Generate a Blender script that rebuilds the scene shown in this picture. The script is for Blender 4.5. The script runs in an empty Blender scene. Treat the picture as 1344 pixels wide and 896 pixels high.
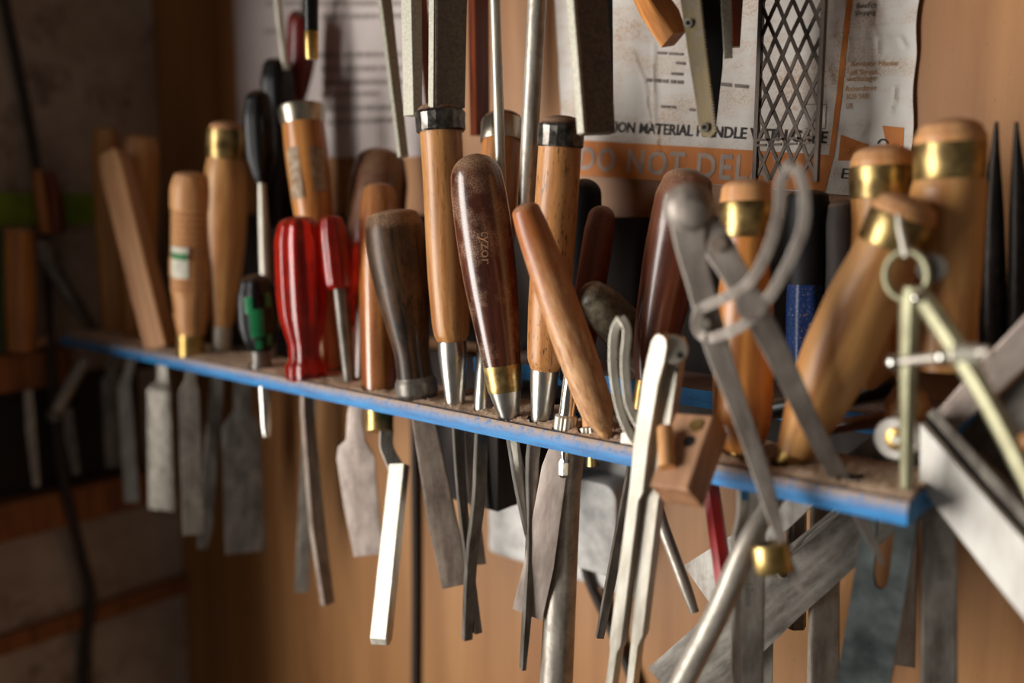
import bpy, bmesh, math, random
from mathutils import Vector, Matrix, noise
random.seed(7)
S = bpy.context.scene
COL = S.collection
PI = math.pi
# ---------------------------------------------------------------- camera
FPX = 1200.0
PITCH = math.atan(176/FPX); YAW = math.radians(49.5)
FH = Vector((-math.cos(YAW), math.sin(YAW), 0)); RT = Vector((math.sin(YAW), math.cos(YAW), 0)); ZZ = Vector((0, 0, 1))
FW = FH*math.cos(PITCH) - ZZ*math.sin(PITCH); UP = ZZ*math.cos(PITCH) + FH*math.sin(PITCH)
CAM = Vector((0.37382, -0.47587, 0.14999))
cd = bpy.data.cameras.new('camera'); co = bpy.data.objects.new('camera', cd); COL.objects.link(co)
cd.sensor_width = 36; cd.lens = FPX/1344*36; cd.clip_start = .02
co.matrix_world = Matrix((RT, UP, -FW)).transposed().to_4x4(); co.location = CAM
cd.dof.use_dof = True; cd.dof.focus_distance = .645; cd.dof.aperture_fstop = 2.0; cd.dof.aperture_blades = 9
S.camera = co
# ---------------------------------------------------------------- world, light, exposure
w = bpy.data.worlds.new('world'); S.world = w; w.use_nodes = True
w.node_tree.nodes['Background'].inputs[0].default_value = (1.0, .90, .80, 1)
w.node_tree.nodes['Background'].inputs[1].default_value = .085
def area(name, loc, target, sx, sy, power, col):
    l = bpy.data.lights.new(name, 'AREA'); l.shape = 'RECTANGLE'; l.size = sx; l.size_y = sy; l.energy = power; l.color = col
    o = bpy.data.objects.new(name, l); COL.objects.link(o); o.location = loc
    o.rotation_euler = (Vector(target)-Vector(loc)).to_track_quat('-Z', 'Y').to_euler()
    return o
area('window_daylight', (-.86, -1.30, -.03), (1, -1.30, -.06), 1.3, 1.44, 86, (1.0, .97, .92))
S.view_settings.view_transform = 'Standard'; S.view_settings.look = 'None'
S.view_settings.gamma = 1; S.view_settings.use_curve_mapping = False
S.view_settings.exposure = 0.0
# ---------------------------------------------------------------- placing: a picture direction meets a real plane
def ray(x, y): return FW + RT*((x-672)/FPX) - UP*((y-448)/FPX)
def U(x, y, Y=0.0):
    r = ray(x, y); return CAM + r*((Y-CAM.y)/r.y)
def UX(x, y, X):
    r = ray(x, y); return CAM + r*((X-CAM.x)/r.x)
def depth(p): return (p-CAM).dot(FW)
def m_(px, p): return px*depth(p)/FPX
WALL_Y = .170; WALL_X = -.80
# ---------------------------------------------------------------- materials
def lin(c): return tuple((v/255/12.92 if v/255 <= .04045 else ((v/255+.055)/1.055)**2.4) for v in c)+(1,)
class NT:
    def __init__(s, name):
        s.m = bpy.data.materials.new(name); s.m.use_nodes = True; s.t = s.m.node_tree; s.n = s.t.nodes
        s.b = s.n['Principled BSDF']
    def new(s, t, **k):
        n = s.n.new(t)
        for a, v in k.items(): setattr(n, a, v)
        return n
    def l(s, a, b): s.t.links.new(a, b)
    def noise(s, sc, detail=4, rough=.55, dist=0, coord='Object'):
        tc = s.new('ShaderNodeTexCoord'); mp = s.new('ShaderNodeMapping'); s.l(tc.outputs[coord], mp.inputs[0])
        mp.inputs['Scale'].default_value = sc if isinstance(sc, tuple) else (sc, sc, sc)
        n = s.new('ShaderNodeTexNoise'); n.inputs['Scale'].default_value = 1; n.inputs['Detail'].default_value = detail
        n.inputs['Roughness'].default_value = rough; n.inputs['Distortion'].default_value = dist
        s.l(mp.outputs[0], n.inputs[0]); return n.outputs[0]
    def ramp(s, f, *st):
        r = s.new('ShaderNodeValToRGB'); e = r.color_ramp.elements
        while len(e) < len(st): e.new(.5)
        for x, (p, c) in zip(e, st): x.position = p; x.color = c if len(c) == 4 else lin(c)
        s.l(f, r.inputs[0]); return r.outputs[0]
    def gray(s, f, a, b):
        return s.ramp(f, (a, (0, 0, 0, 1)), (b, (1, 1, 1, 1)))
    def mix(s, f, a, b, mode='MIX'):
        x = s.new('ShaderNodeMix', data_type='RGBA', blend_type=mode)
        if isinstance(f, float): x.inputs[0].default_value = f
        else: s.l(f, x.inputs[0])
        for i, v in ((6, a), (7, b)):
            if isinstance(v, tuple): x.inputs[i].default_value = v if len(v) == 4 else lin(v)
            else: s.l(v, x.inputs[i])
        return x.outputs[2]
    def math(s, op, a, b):
        x = s.new('ShaderNodeMath', operation=op)
        for i, v in ((0, a), (1, b)):
            if isinstance(v, (int, float)): x.inputs[i].default_value = v
            else: s.l(v, x.inputs[i])
        return x.outputs[0]
    def bump(s, h, st, d=.001):
        b = s.new('ShaderNodeBump'); b.inputs['Strength'].default_value = st; b.inputs['Distance'].default_value = d
        s.l(h, b.inputs['Height']); s.l(b.outputs[0], s.b.inputs['Normal'])
    def up(s, lo, hi):            # real sawdust settles on faces that look upward
        g = s.new('ShaderNodeNewGeometry'); x = s.new('ShaderNodeSeparateXYZ'); s.l(g.outputs['Normal'], x.inputs[0])
        r = s.new('ShaderNodeMapRange'); r.inputs[1].default_value = lo; r.inputs[2].default_value = hi
        s.l(x.outputs[2], r.inputs[0]); return r.outputs[0]
DUST = (176, 140, 110)
def wood(name, light, dark, rough=.42, dust=.75, coat=.0, g=1.0, speck=0, patch=0):
    k = NT(name)
    a = k.noise((90*g, 90*g, 7*g), 5, .6, .6); c = k.ramp(a, (.36, dark), (.62, light))
    f = k.noise((420*g, 420*g, 16*g), 3); c = k.mix(k.math('MULTIPLY', k.gray(f, .5, .75), .35), c, k.mix(.55, dark, (20, 8, 3)))
    if speck: c = k.mix(k.math('MULTIPLY', k.gray(k.noise((620, 620, 130), 4), .58, .68), speck), c, (30, 16, 8))
    dn = k.gray(k.noise(900, 3), .3, .6); d = k.math('MULTIPLY', k.math('MULTIPLY', k.up(.12, .75), dn), dust)
    if patch:
        pz = k.math('MULTIPLY', k.gray(k.noise(38, 5), .5, .62), k.gray(k.noise(1500, 2), .42, .62))
        d = k.math('MAXIMUM', d, k.math('MULTIPLY', pz, patch))
    c = k.mix(d, c, DUST); k.l(c, k.b.inputs['Base Color'])
    k.l(k.math('ADD', k.math('MULTIPLY', d, .4), rough), k.b.inputs['Roughness'])
    k.b.inputs['Coat Weight'].default_value = coat; k.b.inputs['Coat Roughness'].default_value = .15
    k.bump(f, .12, .0006); return k.m
def metal(name, c1, c2, rough=.32, sc=(120, 120, 30), dust=.5, metallic=1.0, rust=0, rustc=(74, 48, 34)):
    k = NT(name)
    a = k.noise(sc, 5, .6); c = k.ramp(a, (.35, c2), (.65, c1))
    r = None
    if rust:
        r = k.math('MULTIPLY', k.gray(k.noise(130, 6, .7), .48, .66), rust); c = k.mix(r, c, rustc)
    dn = k.gray(k.noise(800, 2), .4, .65); d = k.math('MULTIPLY', k.math('MULTIPLY', k.up(.5, .95), dn), dust)
    c = k.mix(d, c, DUST); k.l(c, k.b.inputs['Base Color'])
    nm = k.math('SUBTRACT', metallic, d)
    if r is not None: nm = k.math('MAXIMUM', k.math('SUBTRACT', nm, r), 0.0)
    k.l(nm, k.b.inputs['Metallic'])
    k.l(k.math('ADD', k.math('MULTIPLY', a, .25), rough-.1), k.b.inputs['Roughness'])
    k.bump(k.noise((700, 700, 300), 2), .06, .0004); return k.m
def plain(name, c, rough=.5, dust=.5, spec=.5, trans=0, sc=60, c2=None, lint=0):
    k = NT(name); c2 = c2 or tuple(v*.8 for v in c)
    col = k.ramp(k.noise(sc, 4), (.35, c2), (.65, c))
    d = k.math('MULTIPLY', k.math('MULTIPLY', k.up(.45, .9), k.gray(k.noise(900, 3), .35, .65)), dust)
    if lint: d = k.math('MAXIMUM', d, k.math('MULTIPLY', k.gray(k.noise(1100, 2), .63, .68), lint))
    k.l(k.mix(d, col, DUST), k.b.inputs['Base Color']); k.b.inputs['Roughness'].default_value = rough
    k.b.inputs['Specular IOR Level'].default_value = spec; k.b.inputs['Transmission Weight'].default_value = trans
    return k.m
M = {}
M['ash'] = wood('ash_wood', (214, 160, 98), (172, 112, 58))
M['ashpale'] = wood('pale_beech', (216, 160, 104), (186, 124, 72), .5)
M['oak'] = wood('oak_handle', (208, 152, 92), (150, 92, 44), .4, .8, speck=.35)
M['oakspeck'] = wood('stained_oak', (206, 150, 92), (160, 102, 52), .42, .8, speck=.9)
M['orange'] = wood('varnished_orange', (206, 138, 70), (152, 88, 38), .36, .8, coat=.15)
M['gloss'] = wood('glossy_varnished_wood', (200, 128, 58), (132, 66, 26), .22, .6, coat=.7)
M['needle'] = metal('blackened_steel', (52, 48, 44), (24, 22, 20), .4, rust=.3, metallic=.6)
M['greyhandle'] = plain('grey_dusty_handle', (112, 104, 86), .4, .9, .4, sc=200, c2=(72, 66, 54), lint=.3)
M['wornlabel'] = plain('worn_label', (176, 158, 136), .6, .2, .2, sc=160, c2=(140, 112, 84))
def stick_mat():
    m = wood('worn_fruitwood', (190, 112, 52), (146, 78, 34), .42, .8, coat=.1, patch=.2); k = NT.__new__(NT)
    k.m = m; k.t = m.node_tree; k.n = k.t.nodes; k.b = k.n['Principled BSDF']
    src = k.b.inputs['Base Color'].links[0].from_socket
    tc = k.new('ShaderNodeTexCoord'); x = k.new('ShaderNodeSeparateXYZ'); k.l(tc.outputs['Object'], x.inputs[0])
    z = k.math('ADD', k.math('ADD', k.math('MULTIPLY', x.outputs[2], -9), 1.35), k.math('MULTIPLY', k.math('SUBTRACT', k.noise(45, 6, .7), .5), 1.6))
    f = k.gray(z, .05, .75)
    p = k.ramp(k.noise((300, 300, 60), 5, .7), (.3, (150, 92, 54)), (.62, (212, 166, 118)))
    k.l(k.mix(f, src, p), k.b.inputs['Base Color']); return m
M['stick'] = stick_mat()
M['stickpale'] = wood('bare_worn_wood', (206, 160, 110), (160, 104, 62), .7, .9, speck=.5, patch=.5)
M['walnut'] = wood('rosewood', (92, 44, 24), (46, 18, 10), .24, .95, coat=.5, patch=.55)
M['redwood'] = wood('red_brown_wood', (128, 56, 24), (84, 32, 14), .35, .6)
M['mahog'] = wood('mahogany', (120, 66, 44), (72, 34, 22), .3, .9, coat=.4, patch=.2)
M['block'] = wood('beech_block', (176, 128, 92), (140, 96, 64), .65, .5)
M['dowel'] = wood('dowel_wood', (214, 156, 92), (188, 126, 66), .55, .5)
M['green_wood'] = wood('dark_painted_wood', (84, 56, 30), (20, 13, 8), .44, 1, coat=.1, g=1.3, speck=1, patch=.12)
M['darkwood_and_shade'] = wood('dark_wood_and_shade', (40, 24, 14), (20, 11, 6), .75, .3)  # dark wood; also the painted shade behind the handles and under the board
M['railwood'] = wood('rail_wood', (150, 88, 38), (112, 60, 22), .6, .3)
M['endgrain'] = wood('mushroomed_end', (96, 66, 48), (62, 40, 28), .9, .8, g=3)
M['green_wood'].node_tree.nodes['Principled BSDF'].inputs['Specular IOR Level'].default_value = .25
M['steel'] = metal('bright_steel', (214, 210, 202), (176, 172, 164), .3)
M['chrome'] = metal('chromed_steel', (222, 220, 212), (190, 186, 178), .16)
M['satin'] = metal('satin_steel', (206, 200, 186), (168, 160, 146), .42, metallic=0.7)
M['grey'] = metal('grey_steel', (188, 180, 168), (142, 134, 124), .42, rust=.35, metallic=0.6)
M['dark'] = metal('dark_steel', (138, 132, 124), (92, 86, 78), .4, rust=.3, metallic=0.6)
M['compass'] = metal('tarnished_steel', (160, 150, 140), (118, 108, 100), .46, rust=.25, rustc=(104, 72, 56), metallic=0.45)
M['rusty'] = metal('rusty_file_steel', (150, 134, 120), (108, 94, 82), .5, rust=.6, rustc=(94, 62, 50), metallic=0.4)
M['filebrown'] = metal('file_steel', (124, 108, 94), (92, 80, 68), .5, sc=(400, 400, 400), rust=.5, rustc=(66, 50, 40), metallic=0.3)
M['fileedge'] = metal('file_edge', (176, 172, 156), (140, 136, 122), .55, sc=(500, 500, 500), metallic=0.45)
M['hoop'] = metal('hammered_hoop', (120, 116, 110), (66, 62, 58), .3, sc=(160, 160, 160), rust=.2)
M['hoopbright'] = metal('pale_hoop', (206, 198, 180), (140, 130, 114), .3)
M['brass'] = metal('brass', (212, 182, 118), (164, 130, 72), .34, sc=(60, 60, 60))
M['brassaged'] = metal('aged_brass', (204, 176, 116), (120, 96, 58), .34, sc=(70, 70, 70), rust=.35, rustc=(70, 44, 34))
M['yellow'] = metal('plated_steel', (176, 172, 140), (132, 127, 100), .45, metallic=0.6)
M['sawsteel'] = metal('old_saw_steel', (92, 78, 46), (58, 48, 30), .45, rust=.5, metallic=0.6)
M['plane'] = metal('blued_steel', (84, 90, 88), (50, 56, 56), .3, sc=(40, 40, 40), metallic=0.6)
M['platelight'] = metal('worn_plate', (170, 166, 158), (132, 126, 118), .5, rust=.35, rustc=(120, 92, 74), metallic=0.5)
M['alu'] = metal('cast_aluminium', (226, 222, 214), (204, 198, 190), .55, metallic=.35)
M['pinksteel'] = metal('satin_frame', (196, 180, 170), (160, 144, 134), .5, metallic=0.6)
M['mesh'] = metal('rasp_mesh', (84, 72, 62), (42, 34, 28), .45, rust=.5, metallic=0.6)
M['black'] = plain('black_plastic', (13, 12, 12), .3, .4, .3)
M['blackmat'] = plain('black_rubber', (9, 8, 8), .6, .3, .25)
M['green'] = plain('green_plastic', (24, 128, 74), .35, .3)
M['lime'] = plain('lime_plastic', (124, 150, 22), .5, .3)
M['olive'] = plain('olive_plastic', (44, 66, 18), .5, .3)
M['redpl'] = plain('red_acrylic', (226, 44, 20), .2, .8, trans=.7)
M['orangepl'] = plain('orange_core', (255, 120, 36), .4, 0)
M['redpaint'] = plain('red_lacquer', (178, 22, 22), .35, .2)
M['maroon'] = plain('maroon_plastic', (112, 22, 14), .3, .3)
M['navy'] = plain('navy_plastic', (16, 48, 98), .35, .4, .3, lint=.7)
M['white'] = plain('white_plastic', (240, 236, 230), .4, .2)
M['cord'] = plain('cord_rubber', (52, 40, 32), .6, .2)
M['label'] = plain('label_paper', (226, 220, 200), .6, 0)
M['greenink'] = plain('green_ink', (40, 130, 62), .6, 0)
M['ink'] = plain('black_ink', (40, 36, 34), .7, 0)
M['fadedink'] = plain('faded_ink', (140, 126, 120), .8, 0)
M['oprint'] = plain('orange_print', (206, 128, 60), .6, .1, .3, sc=30, c2=(186, 108, 46))
M['paleink'] = plain('pale_ink', (172, 160, 154), .8, 0)
M['otext'] = plain('orange_text', (206, 150, 84), .7, 0)
M['wtext'] = plain('pale_text', (184, 164, 150), .7, 0)
M['engrave'] = plain('pale_engraving', (168, 120, 84), .7, 0)
M['hole'] = plain('dark_hollow', (16, 10, 7), .9, 0)
def paper_mat(name, base, stain, amt):
    k = NT(name)
    a = k.math('MULTIPLY', k.gray(k.noise((14, 14, 34), 5, .65), .45, .68), amt)
    b = k.math('MULTIPLY', k.gray(k.noise(700, 3), .5, .6), a)
    c = k.mix(b, base, stain); c = k.mix(k.math('MULTIPLY', a, .35), c, stain)
    k.l(c, k.b.inputs['Base Color']); k.b.inputs['Roughness'].default_value = .6; return k.m
M['bag'] = paper_mat('courier_bag_film', (214, 208, 200), (176, 132, 84), .9)
M['sheet'] = paper_mat('paper_sheet', (206, 194, 190), (190, 176, 168), .4)
def board_mat():
    k = NT('blue_painted_edge')
    c = k.ramp(k.noise((30, 200, 200), 4), (.35, (4, 96, 156)), (.65, (18, 128, 190)))
    d = k.math('MULTIPLY', k.up(.08, .5), k.gray(k.noise(260, 5, .7), .3, .5))
    s = k.math('MULTIPLY', k.gray(k.noise(900, 3), .62, .7), .35)
    c = k.mix(k.math('MAXIMUM', d, s), c, (172, 146, 126))
    k.l(c, k.b.inputs['Base Color']); k.b.inputs['Roughness'].default_value = .6
    k.bump(k.noise(500, 3), .2, .0006); return k.m
M['board'] = board_mat()
def dust_mat():
    k = NT('sawdust')
    c = k.ramp(k.noise(1300, 3, .7), (.3, (172, 134, 106)), (.7, (240, 212, 184)))
    k.l(c, k.b.inputs['Base Color']); k.b.inputs['Roughness'].default_value = .95
    k.bump(k.noise(1800, 3, .7), .8, .0009); return k.m
M['dust'] = dust_mat()
def panel_mat():
    k = NT('plywood_panel')
    a = k.noise((26, 26, 1.6), 5, .6, .5); c = k.ramp(a, (.3, (142, 92, 46)), (.7, (174, 124, 74)))
    s = k.math('MULTIPLY', k.gray(k.noise((9, 9, 5), 3), .52, .7), .35); c = k.mix(s, c, (136, 78, 36))
    f = k.math('MULTIPLY', k.gray(k.noise(400, 2), .68, .72), .5); c = k.mix(f, c, (90, 54, 28))
    k.l(c, k.b.inputs['Base Color']); k.b.inputs['Roughness'].default_value = .5
    k.bump(k.noise((300, 300, 20), 3), .1, .0006); return k.m
M['panel'] = panel_mat()
def plaster_mat():
    k = NT('old_plaster')
    c = k.ramp(k.noise(9, 6, .65), (.3, (150, 128, 110)), (.7, (190, 172, 156)))
    s = k.math('MULTIPLY', k.gray(k.noise(16, 5, .7), .55, .66), .6); c = k.mix(s, c, (92, 70, 54))
    k.l(c, k.b.inputs['Base Color']); k.b.inputs['Roughness'].default_value = .85
    k.bump(k.noise(60, 6), .4, .004); return k.m
M['plaster'] = plaster_mat()
# ---------------------------------------------------------------- mesh building
def link_mesh(name, verts, faces, mat, parent=None, mw=None, sharp=38, flat=False):
    bm = bmesh.new(); vs = [bm.verts.new(v) for v in verts]
    for f in faces:
        try: bm.faces.new([vs[i] for i in f])
        except ValueError: pass
    bmesh.ops.recalc_face_normals(bm, faces=bm.faces)
    me = bpy.data.meshes.new(name); bm.to_mesh(me); bm.free()
    for p in me.polygons: p.use_smooth = not flat
    if not flat: me.set_sharp_from_angle(angle=math.radians(sharp))
    me.materials.append(M[mat] if isinstance(mat, str) else mat)
    o = bpy.data.objects.new(name, me); COL.objects.link(o)
    if mw is not None: o.matrix_world = mw
    if parent is not None: o.parent = parent
    return o
def pchip(xs, ys, n):
    h = [xs[i+1]-xs[i] for i in range(len(xs)-1)]; d = [(ys[i+1]-ys[i])/(h[i] or 1e-9) for i in range(len(h))]
    m = [d[0]]+[0 if d[i-1]*d[i] <= 0 else 2*d[i-1]*d[i]/(d[i-1]+d[i]) for i in range(1, len(d))]+[d[-1]]
    out = []
    for i in range(len(h)):
        for k in range(n):
            t = k/n; a = t*t*t; b = t*t
            out.append((xs[i]+t*h[i], (2*a-3*b+1)*ys[i]+(a-2*b+t)*h[i]*m[i]+(-2*a+3*b)*ys[i+1]+(a-b)*h[i]*m[i+1]))
    out.append((xs[-1], ys[-1])); return out
def catmull(P, n):
    out = []
    for i in range(len(P)-1):
        p0 = P[max(i-1, 0)]; p1 = P[i]; p2 = P[i+1]; p3 = P[min(i+2, len(P)-1)]
        for k in range(n):
            t = k/n
            out.append([.5*(2*b+(c-a)*t+(2*a-5*b+4*c-d)*t*t+(3*b-a-3*c+d)*t**3) for a, b, c, d in zip(p0, p1, p2, p3)])
    out.append(list(P[-1])); return out
def section(kind, n=20, flute=0, fdep=0):
    if kind == 'round':
        return [((1-fdep*(.5+.5*math.cos(flute*2*PI*i/n)) if flute else 1)*math.cos(2*PI*i/n),
                 (1-fdep*(.5+.5*math.cos(flute*2*PI*i/n)) if flute else 1)*math.sin(2*PI*i/n)) for i in range(n)]
    if kind == 'rect':
        c = .88
        return [(1, c), (c, 1), (-c, 1), (-1, c), (-1, -c), (-c, -1), (c, -1), (1, -c)]
    if kind == 'hex': return [(math.cos(PI/3*i+.3), math.sin(PI/3*i+.3)) for i in range(6)]
    if kind == 'oct': return [(math.cos(PI/4*i+.39), math.sin(PI/4*i+.39)) for i in range(8)]
    if kind == 'gouge':
        out = [(math.sin(a), .55-1.1*math.cos(a)+.0) for a in [(-1+.25*i)*1.2 for i in range(9)]]
        return out+[(x*.86, y+.42) for x, y in reversed(out)]
def sweep_geo(P, A, B, sec, rot=0, closed=False, jitter=0, fixed=None):
    n = len(P); m = len(sec); V = []; F = []
    for i in range(n):
        a = P[(i-1) % n] if (closed or i > 0) else P[i]; b = P[(i+1) % n] if (closed or i < n-1) else P[i]
        t = (b-a).normalized() if (b-a).length > 1e-9 else Vector((0, 0, 1))
        if t.z < 0 and fixed is None and not closed: tt = -t
        else: tt = t
        v = fixed if fixed is not None else (P[n//2]-CAM).normalized()
        ny = (v-tt*v.dot(tt)).normalized(); nx = ny.cross(tt)
        r = rot[i] if isinstance(rot, (list, tuple)) else rot
        if r: 
            q = Matrix.Rotation(math.radians(r), 3, tt); nx = q @ nx; ny = q @ ny
        for (u, w_) in sec:
            j = 1+jitter*random.uniform(-1, 1)
            V.append(P[i]+nx*(u*A[i]*j)+ny*(w_*B[i]*j))
    for i in range(n if closed else n-1):
        for k in range(m):
            i2 = (i+1) % n; F.append((i*m+k, i*m+(k+1) % m, i2*m+(k+1) % m, i2*m+k))
    if not closed:
        for base, e in ((0, 0), (n-1, n-1)):
            if m > 8:
                V.append(P[e].copy()); c = len(V)-1
                for k in range(m): F.append((base*m+k, base*m+(k+1) % m, c))
            else: F.append(tuple(base*m+k for k in range(m)))
    return V, F
HOLES = []          # where tools pass through the board
TOOLS = []
def note_hole(P, R):
    for i in range(len(P)-1):
        for k in range(12):
            p = P[i].lerp(P[i+1], k/12)
            if -.0135 < p.z < -.0008: r = (R[i]+(R[i+1]-R[i])*k/12)+.0016; HOLES.append((p.x, p.y, min(r, p.y-.0035) if p.y > .008 else r))
class T:
    """one thing: an Empty whose z runs along the tool, x to the right, y away from the viewer"""
    def __init__(s, name, label, cat, base, top, group=None):
        s.P0 = base if isinstance(base, Vector) else U(*base); s.P1 = top if isinstance(top, Vector) else U(*top)
        z = (s.P1-s.P0).normalized(); v = ((s.P0+s.P1)/2-CAM).normalized()
        y = (v-z*v.dot(z)).normalized(); x = y.cross(z)
        s.mw = Matrix((x, y, z)).transposed().to_4x4(); s.mw.translation = s.P0; s.inv = s.mw.inverted()
        s.e = bpy.data.objects.new(name, None); COL.objects.link(s.e); s.e.matrix_world = s.mw
        s.e.empty_display_size = .01
        s.e['label'] = label; s.e['category'] = cat
        if group: s.e['group'] = group
        s.parts = []; TOOLS.append(s)
    def add(s, name, V, F, mat, parent=None, sharp=38, flat=False, label=None):
        o = link_mesh(name, [s.inv @ v for v in V], F, mat, parent or s.e, None, sharp, flat)
        if label: o['label'] = label
        s.parts.append(o); return o
    def at(s, y):            # point of the axis seen at picture row y
        d0 = s.P0-CAM; d = s.P1-s.P0; k = (448-y)
        f = lambda q: k*q.dot(FW)-FPX*q.dot(UP)
        return s.P0+d*(-f(d0)/f(d))
    def atx(s, x):
        d0 = s.P0-CAM; d = s.P1-s.P0; k = (x-672)
        f = lambda q: k*q.dot(FW)-FPX*q.dot(RT)
        return s.P0+d*(-f(d0)/f(d))
    def lathe(s, name, prof, mat, n=24, smooth=True, td=0, bd=0, flute=0, fdep=0, kind='round', flat=False, jitter=0,
              by='y', parent=None, squash=1, sharp=38, label=None):
        pr = list(prof)
        if smooth and len(pr) > 2: pr = pchip([p[0] for p in pr], [p[1] for p in pr], 5)
        sg = 1 if pr[-1][0] > pr[0][0] else -1
        if td: pr = [(pr[0][0]-sg*td*math.cos(a*PI/14), max(pr[0][1]*math.sin(a*PI/14), .05)) for a in range(7)]+pr
        if bd: pr = pr+[(pr[-1][0]+sg*bd*math.sin(a*PI/14), max(pr[-1][1]*math.cos(a*PI/14), .05)) for a in range(1, 8)]
        P = [s.at(a) if by == 'y' else s.atx(a) for a, r in pr]; R = [m_(r, p) for (a, r), p in zip(pr, P)]
        note_hole(P, R)
        V, F = sweep_geo(P, R, [r*squash for r in R], section(kind, n, flute, fdep), jitter=jitter)
        return s.add(name, V, F, mat, parent, sharp, flat, label)
    def sweep(s, name, pts, mat, kind='round', thick=None, rot=0, n=14, smooth=0, closed=False, parent=None, flat=False, hole=True,
              label=None, fixed=None, sharp=38):
        """pts: (px, py, Y, halfwidth_px[, thickness factor])"""
        q = []
        for p in pts:
            P_ = UX(p[0], p[1], p[2][1]) if isinstance(p[2], tuple) else U(p[0], p[1], p[2])
            q.append([P_.x, P_.y, P_.z, m_(p[3], P_), p[4] if len(p) > 4 else 1])
        if smooth: q = catmull(q, smooth)
        P = [Vector(p[:3]) for p in q]; A = [max(p[3], .0002) for p in q]
        B = [(thick/2)*p[4] if thick else a for p, a in zip(q, A)]
        if hole: note_hole(P, [max(b, a*.95) if kind == 'rect' else a for a, b in zip(A, B)])
        V, F = sweep_geo(P, A, B, section(kind, n), rot, closed, fixed=fixed)
        return s.add(name, V, F, mat, parent, 13 if kind == 'rect' else sharp, flat, label)
    def disc(s, name, px, py, Y, r, thick, mat, parent=None, n=24, label=None, dirv=None, off=0, dome=False):
        c = U(px, py, Y); d = (dirv or (CAM-c)).normalized(); c = c+d*off; R = m_(r, c)
        steps = [(-.5, .92), (-.42, 1), (.42, 1), (.5, .92)] if not dome else [(-.5, 1), (0, 1), (.2, .9), (.36, .7), (.46, .4), (.5, .05)]
        P = [c+d*(k*thick) for k, a in steps]; A = [R*a for k, a in steps]
        V, F = sweep_geo(P, A, A, section('round', n), fixed=UP)
        return s.add(name, V, F, mat, parent, 38, False, label)
    def patch(s, name, y0, y1, a0, a1, r, mat, off=.0004, parent=None):
        """thin curved sticker on a turned handle"""
        V = []; F = []; nu, nv = 8, 6
        for j in range(nv+1):
            p = s.at(y0+(y1-y0)*j/nv); rr = m_(r, p)+off
            for i in range(nu+1):
                a = math.radians(a0+(a1-a0)*i/nu); V.append(p+s.mw.to_3x3() @ Vector((math.sin(a)*rr, -math.cos(a)*rr, 0)))
        for j in range(nv):
            for i in range(nu): a = j*(nu+1)+i; F.append((a, a+1, a+nu+2, a+nu+1))
        return s.add(name, V, F, mat, parent)
    def text(s, name, body, center, size, mat, ang=-90, parent=None, wrap=None, yy=None):
        """lettering on the face towards the viewer; center is a world point, size the letter height in metres"""
        V0, F = text_geo(body); hs = size/.7; V = []
        c = s.inv @ center
        if yy is not None: c.y = yy
        ca, sa = math.cos(math.radians(ang)), math.sin(math.radians(ang))
        for (x, y) in V0:
            u, v = x*hs*ca-y*hs*sa, x*hs*sa+y*hs*ca
            if wrap: p = Vector((math.sin(u/wrap)*wrap, -math.cos(u/wrap)*wrap, c.z+v))
            else: p = Vector((c.x+u, c.y, c.z+v))
            V.append(s.mw @ p)
        return s.add(name, V, F, mat, parent, flat=True)
def text_geo(body, spacing=1.0, bold=0):
    cu = bpy.data.curves.new('lettering', 'FONT'); cu.body = body; cu.align_x = 'CENTER'; cu.align_y = 'CENTER'; cu.space_character = spacing
    cu.resolution_u = 3; cu.offset = bold
    ob = bpy.data.objects.new('lettering', cu); COL.objects.link(ob)
    dg = bpy.context.evaluated_depsgraph_get(); me = bpy.data.meshes.new_from_object(ob.evaluated_get(dg))
    V = [(v.co.x, v.co.y) for v in me.vertices]; F = [tuple(p.vertices) for p in me.polygons]
    bpy.data.objects.remove(ob); bpy.data.curves.remove(cu); bpy.data.meshes.remove(me)
    return V, F
def bar(name, label, cat, pts, mat, thick, rot=0, kind='rect', smooth=0, part='blade', group=None, n=14):
    g = lambda p: UX(p[0], p[1], p[2][1]) if isinstance(p[2], tuple) else U(p[0], p[1], p[2])
    a, b = g(pts[0]), g(pts[-1])
    if a.z > b.z: a, b = b, a
    t = T(name, label, cat, a, b, group)
    t.sweep(part, pts, mat, kind, thick, rot, n=n, smooth=smooth); return t
def box_geo(lo, hi):
    V = [Vector((x, y, z)) for x in (lo[0], hi[0]) for y in (lo[1], hi[1]) for z in (lo[2], hi[2])]
    return V, [(0, 1, 3, 2), (4, 6, 7, 5), (0, 4, 5, 1), (2, 3, 7, 6), (0, 2, 6, 4), (1, 5, 7, 3)]
def struct(name, boxes, mat):
    V = []; F = []
    for lo, hi in boxes:
        v, f = box_geo(lo, hi); F += [tuple(i+len(V) for i in q) for q in f]; V += v
    o = link_mesh(name, V, F, mat, flat=True); o['kind'] = 'structure'; return o
def poly_plate(pts, Y, thick, tilt=None):
    """outline on a plane parallel to the wall, given real thickness"""
    P = [U(x, y, Y) for x, y in pts]; n = len(P); V = [p for p in P]+[p+Vector((0, thick, 0)) for p in P]
    F = [tuple(range(n)), tuple(range(2*n-1, n-1, -1))]+[(i, (i+1) % n, n+(i+1) % n, n+i) for i in range(n)]
    return V, F
def thing(name, label, cat, loc, group=None):
    t = T.__new__(T); t.P0 = loc; t.P1 = loc+Vector((0, 0, .1)); t.mw = Matrix.Translation(loc); t.inv = t.mw.inverted()
    t.e = bpy.data.objects.new(name, None); COL.objects.link(t.e); t.e.location = loc; t.e['label'] = label; t.e['category'] = cat
    t.e.empty_display_size = .01; t.parts = []; TOOLS.append(t)
    if group: t.e['group'] = group
    return t
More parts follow.
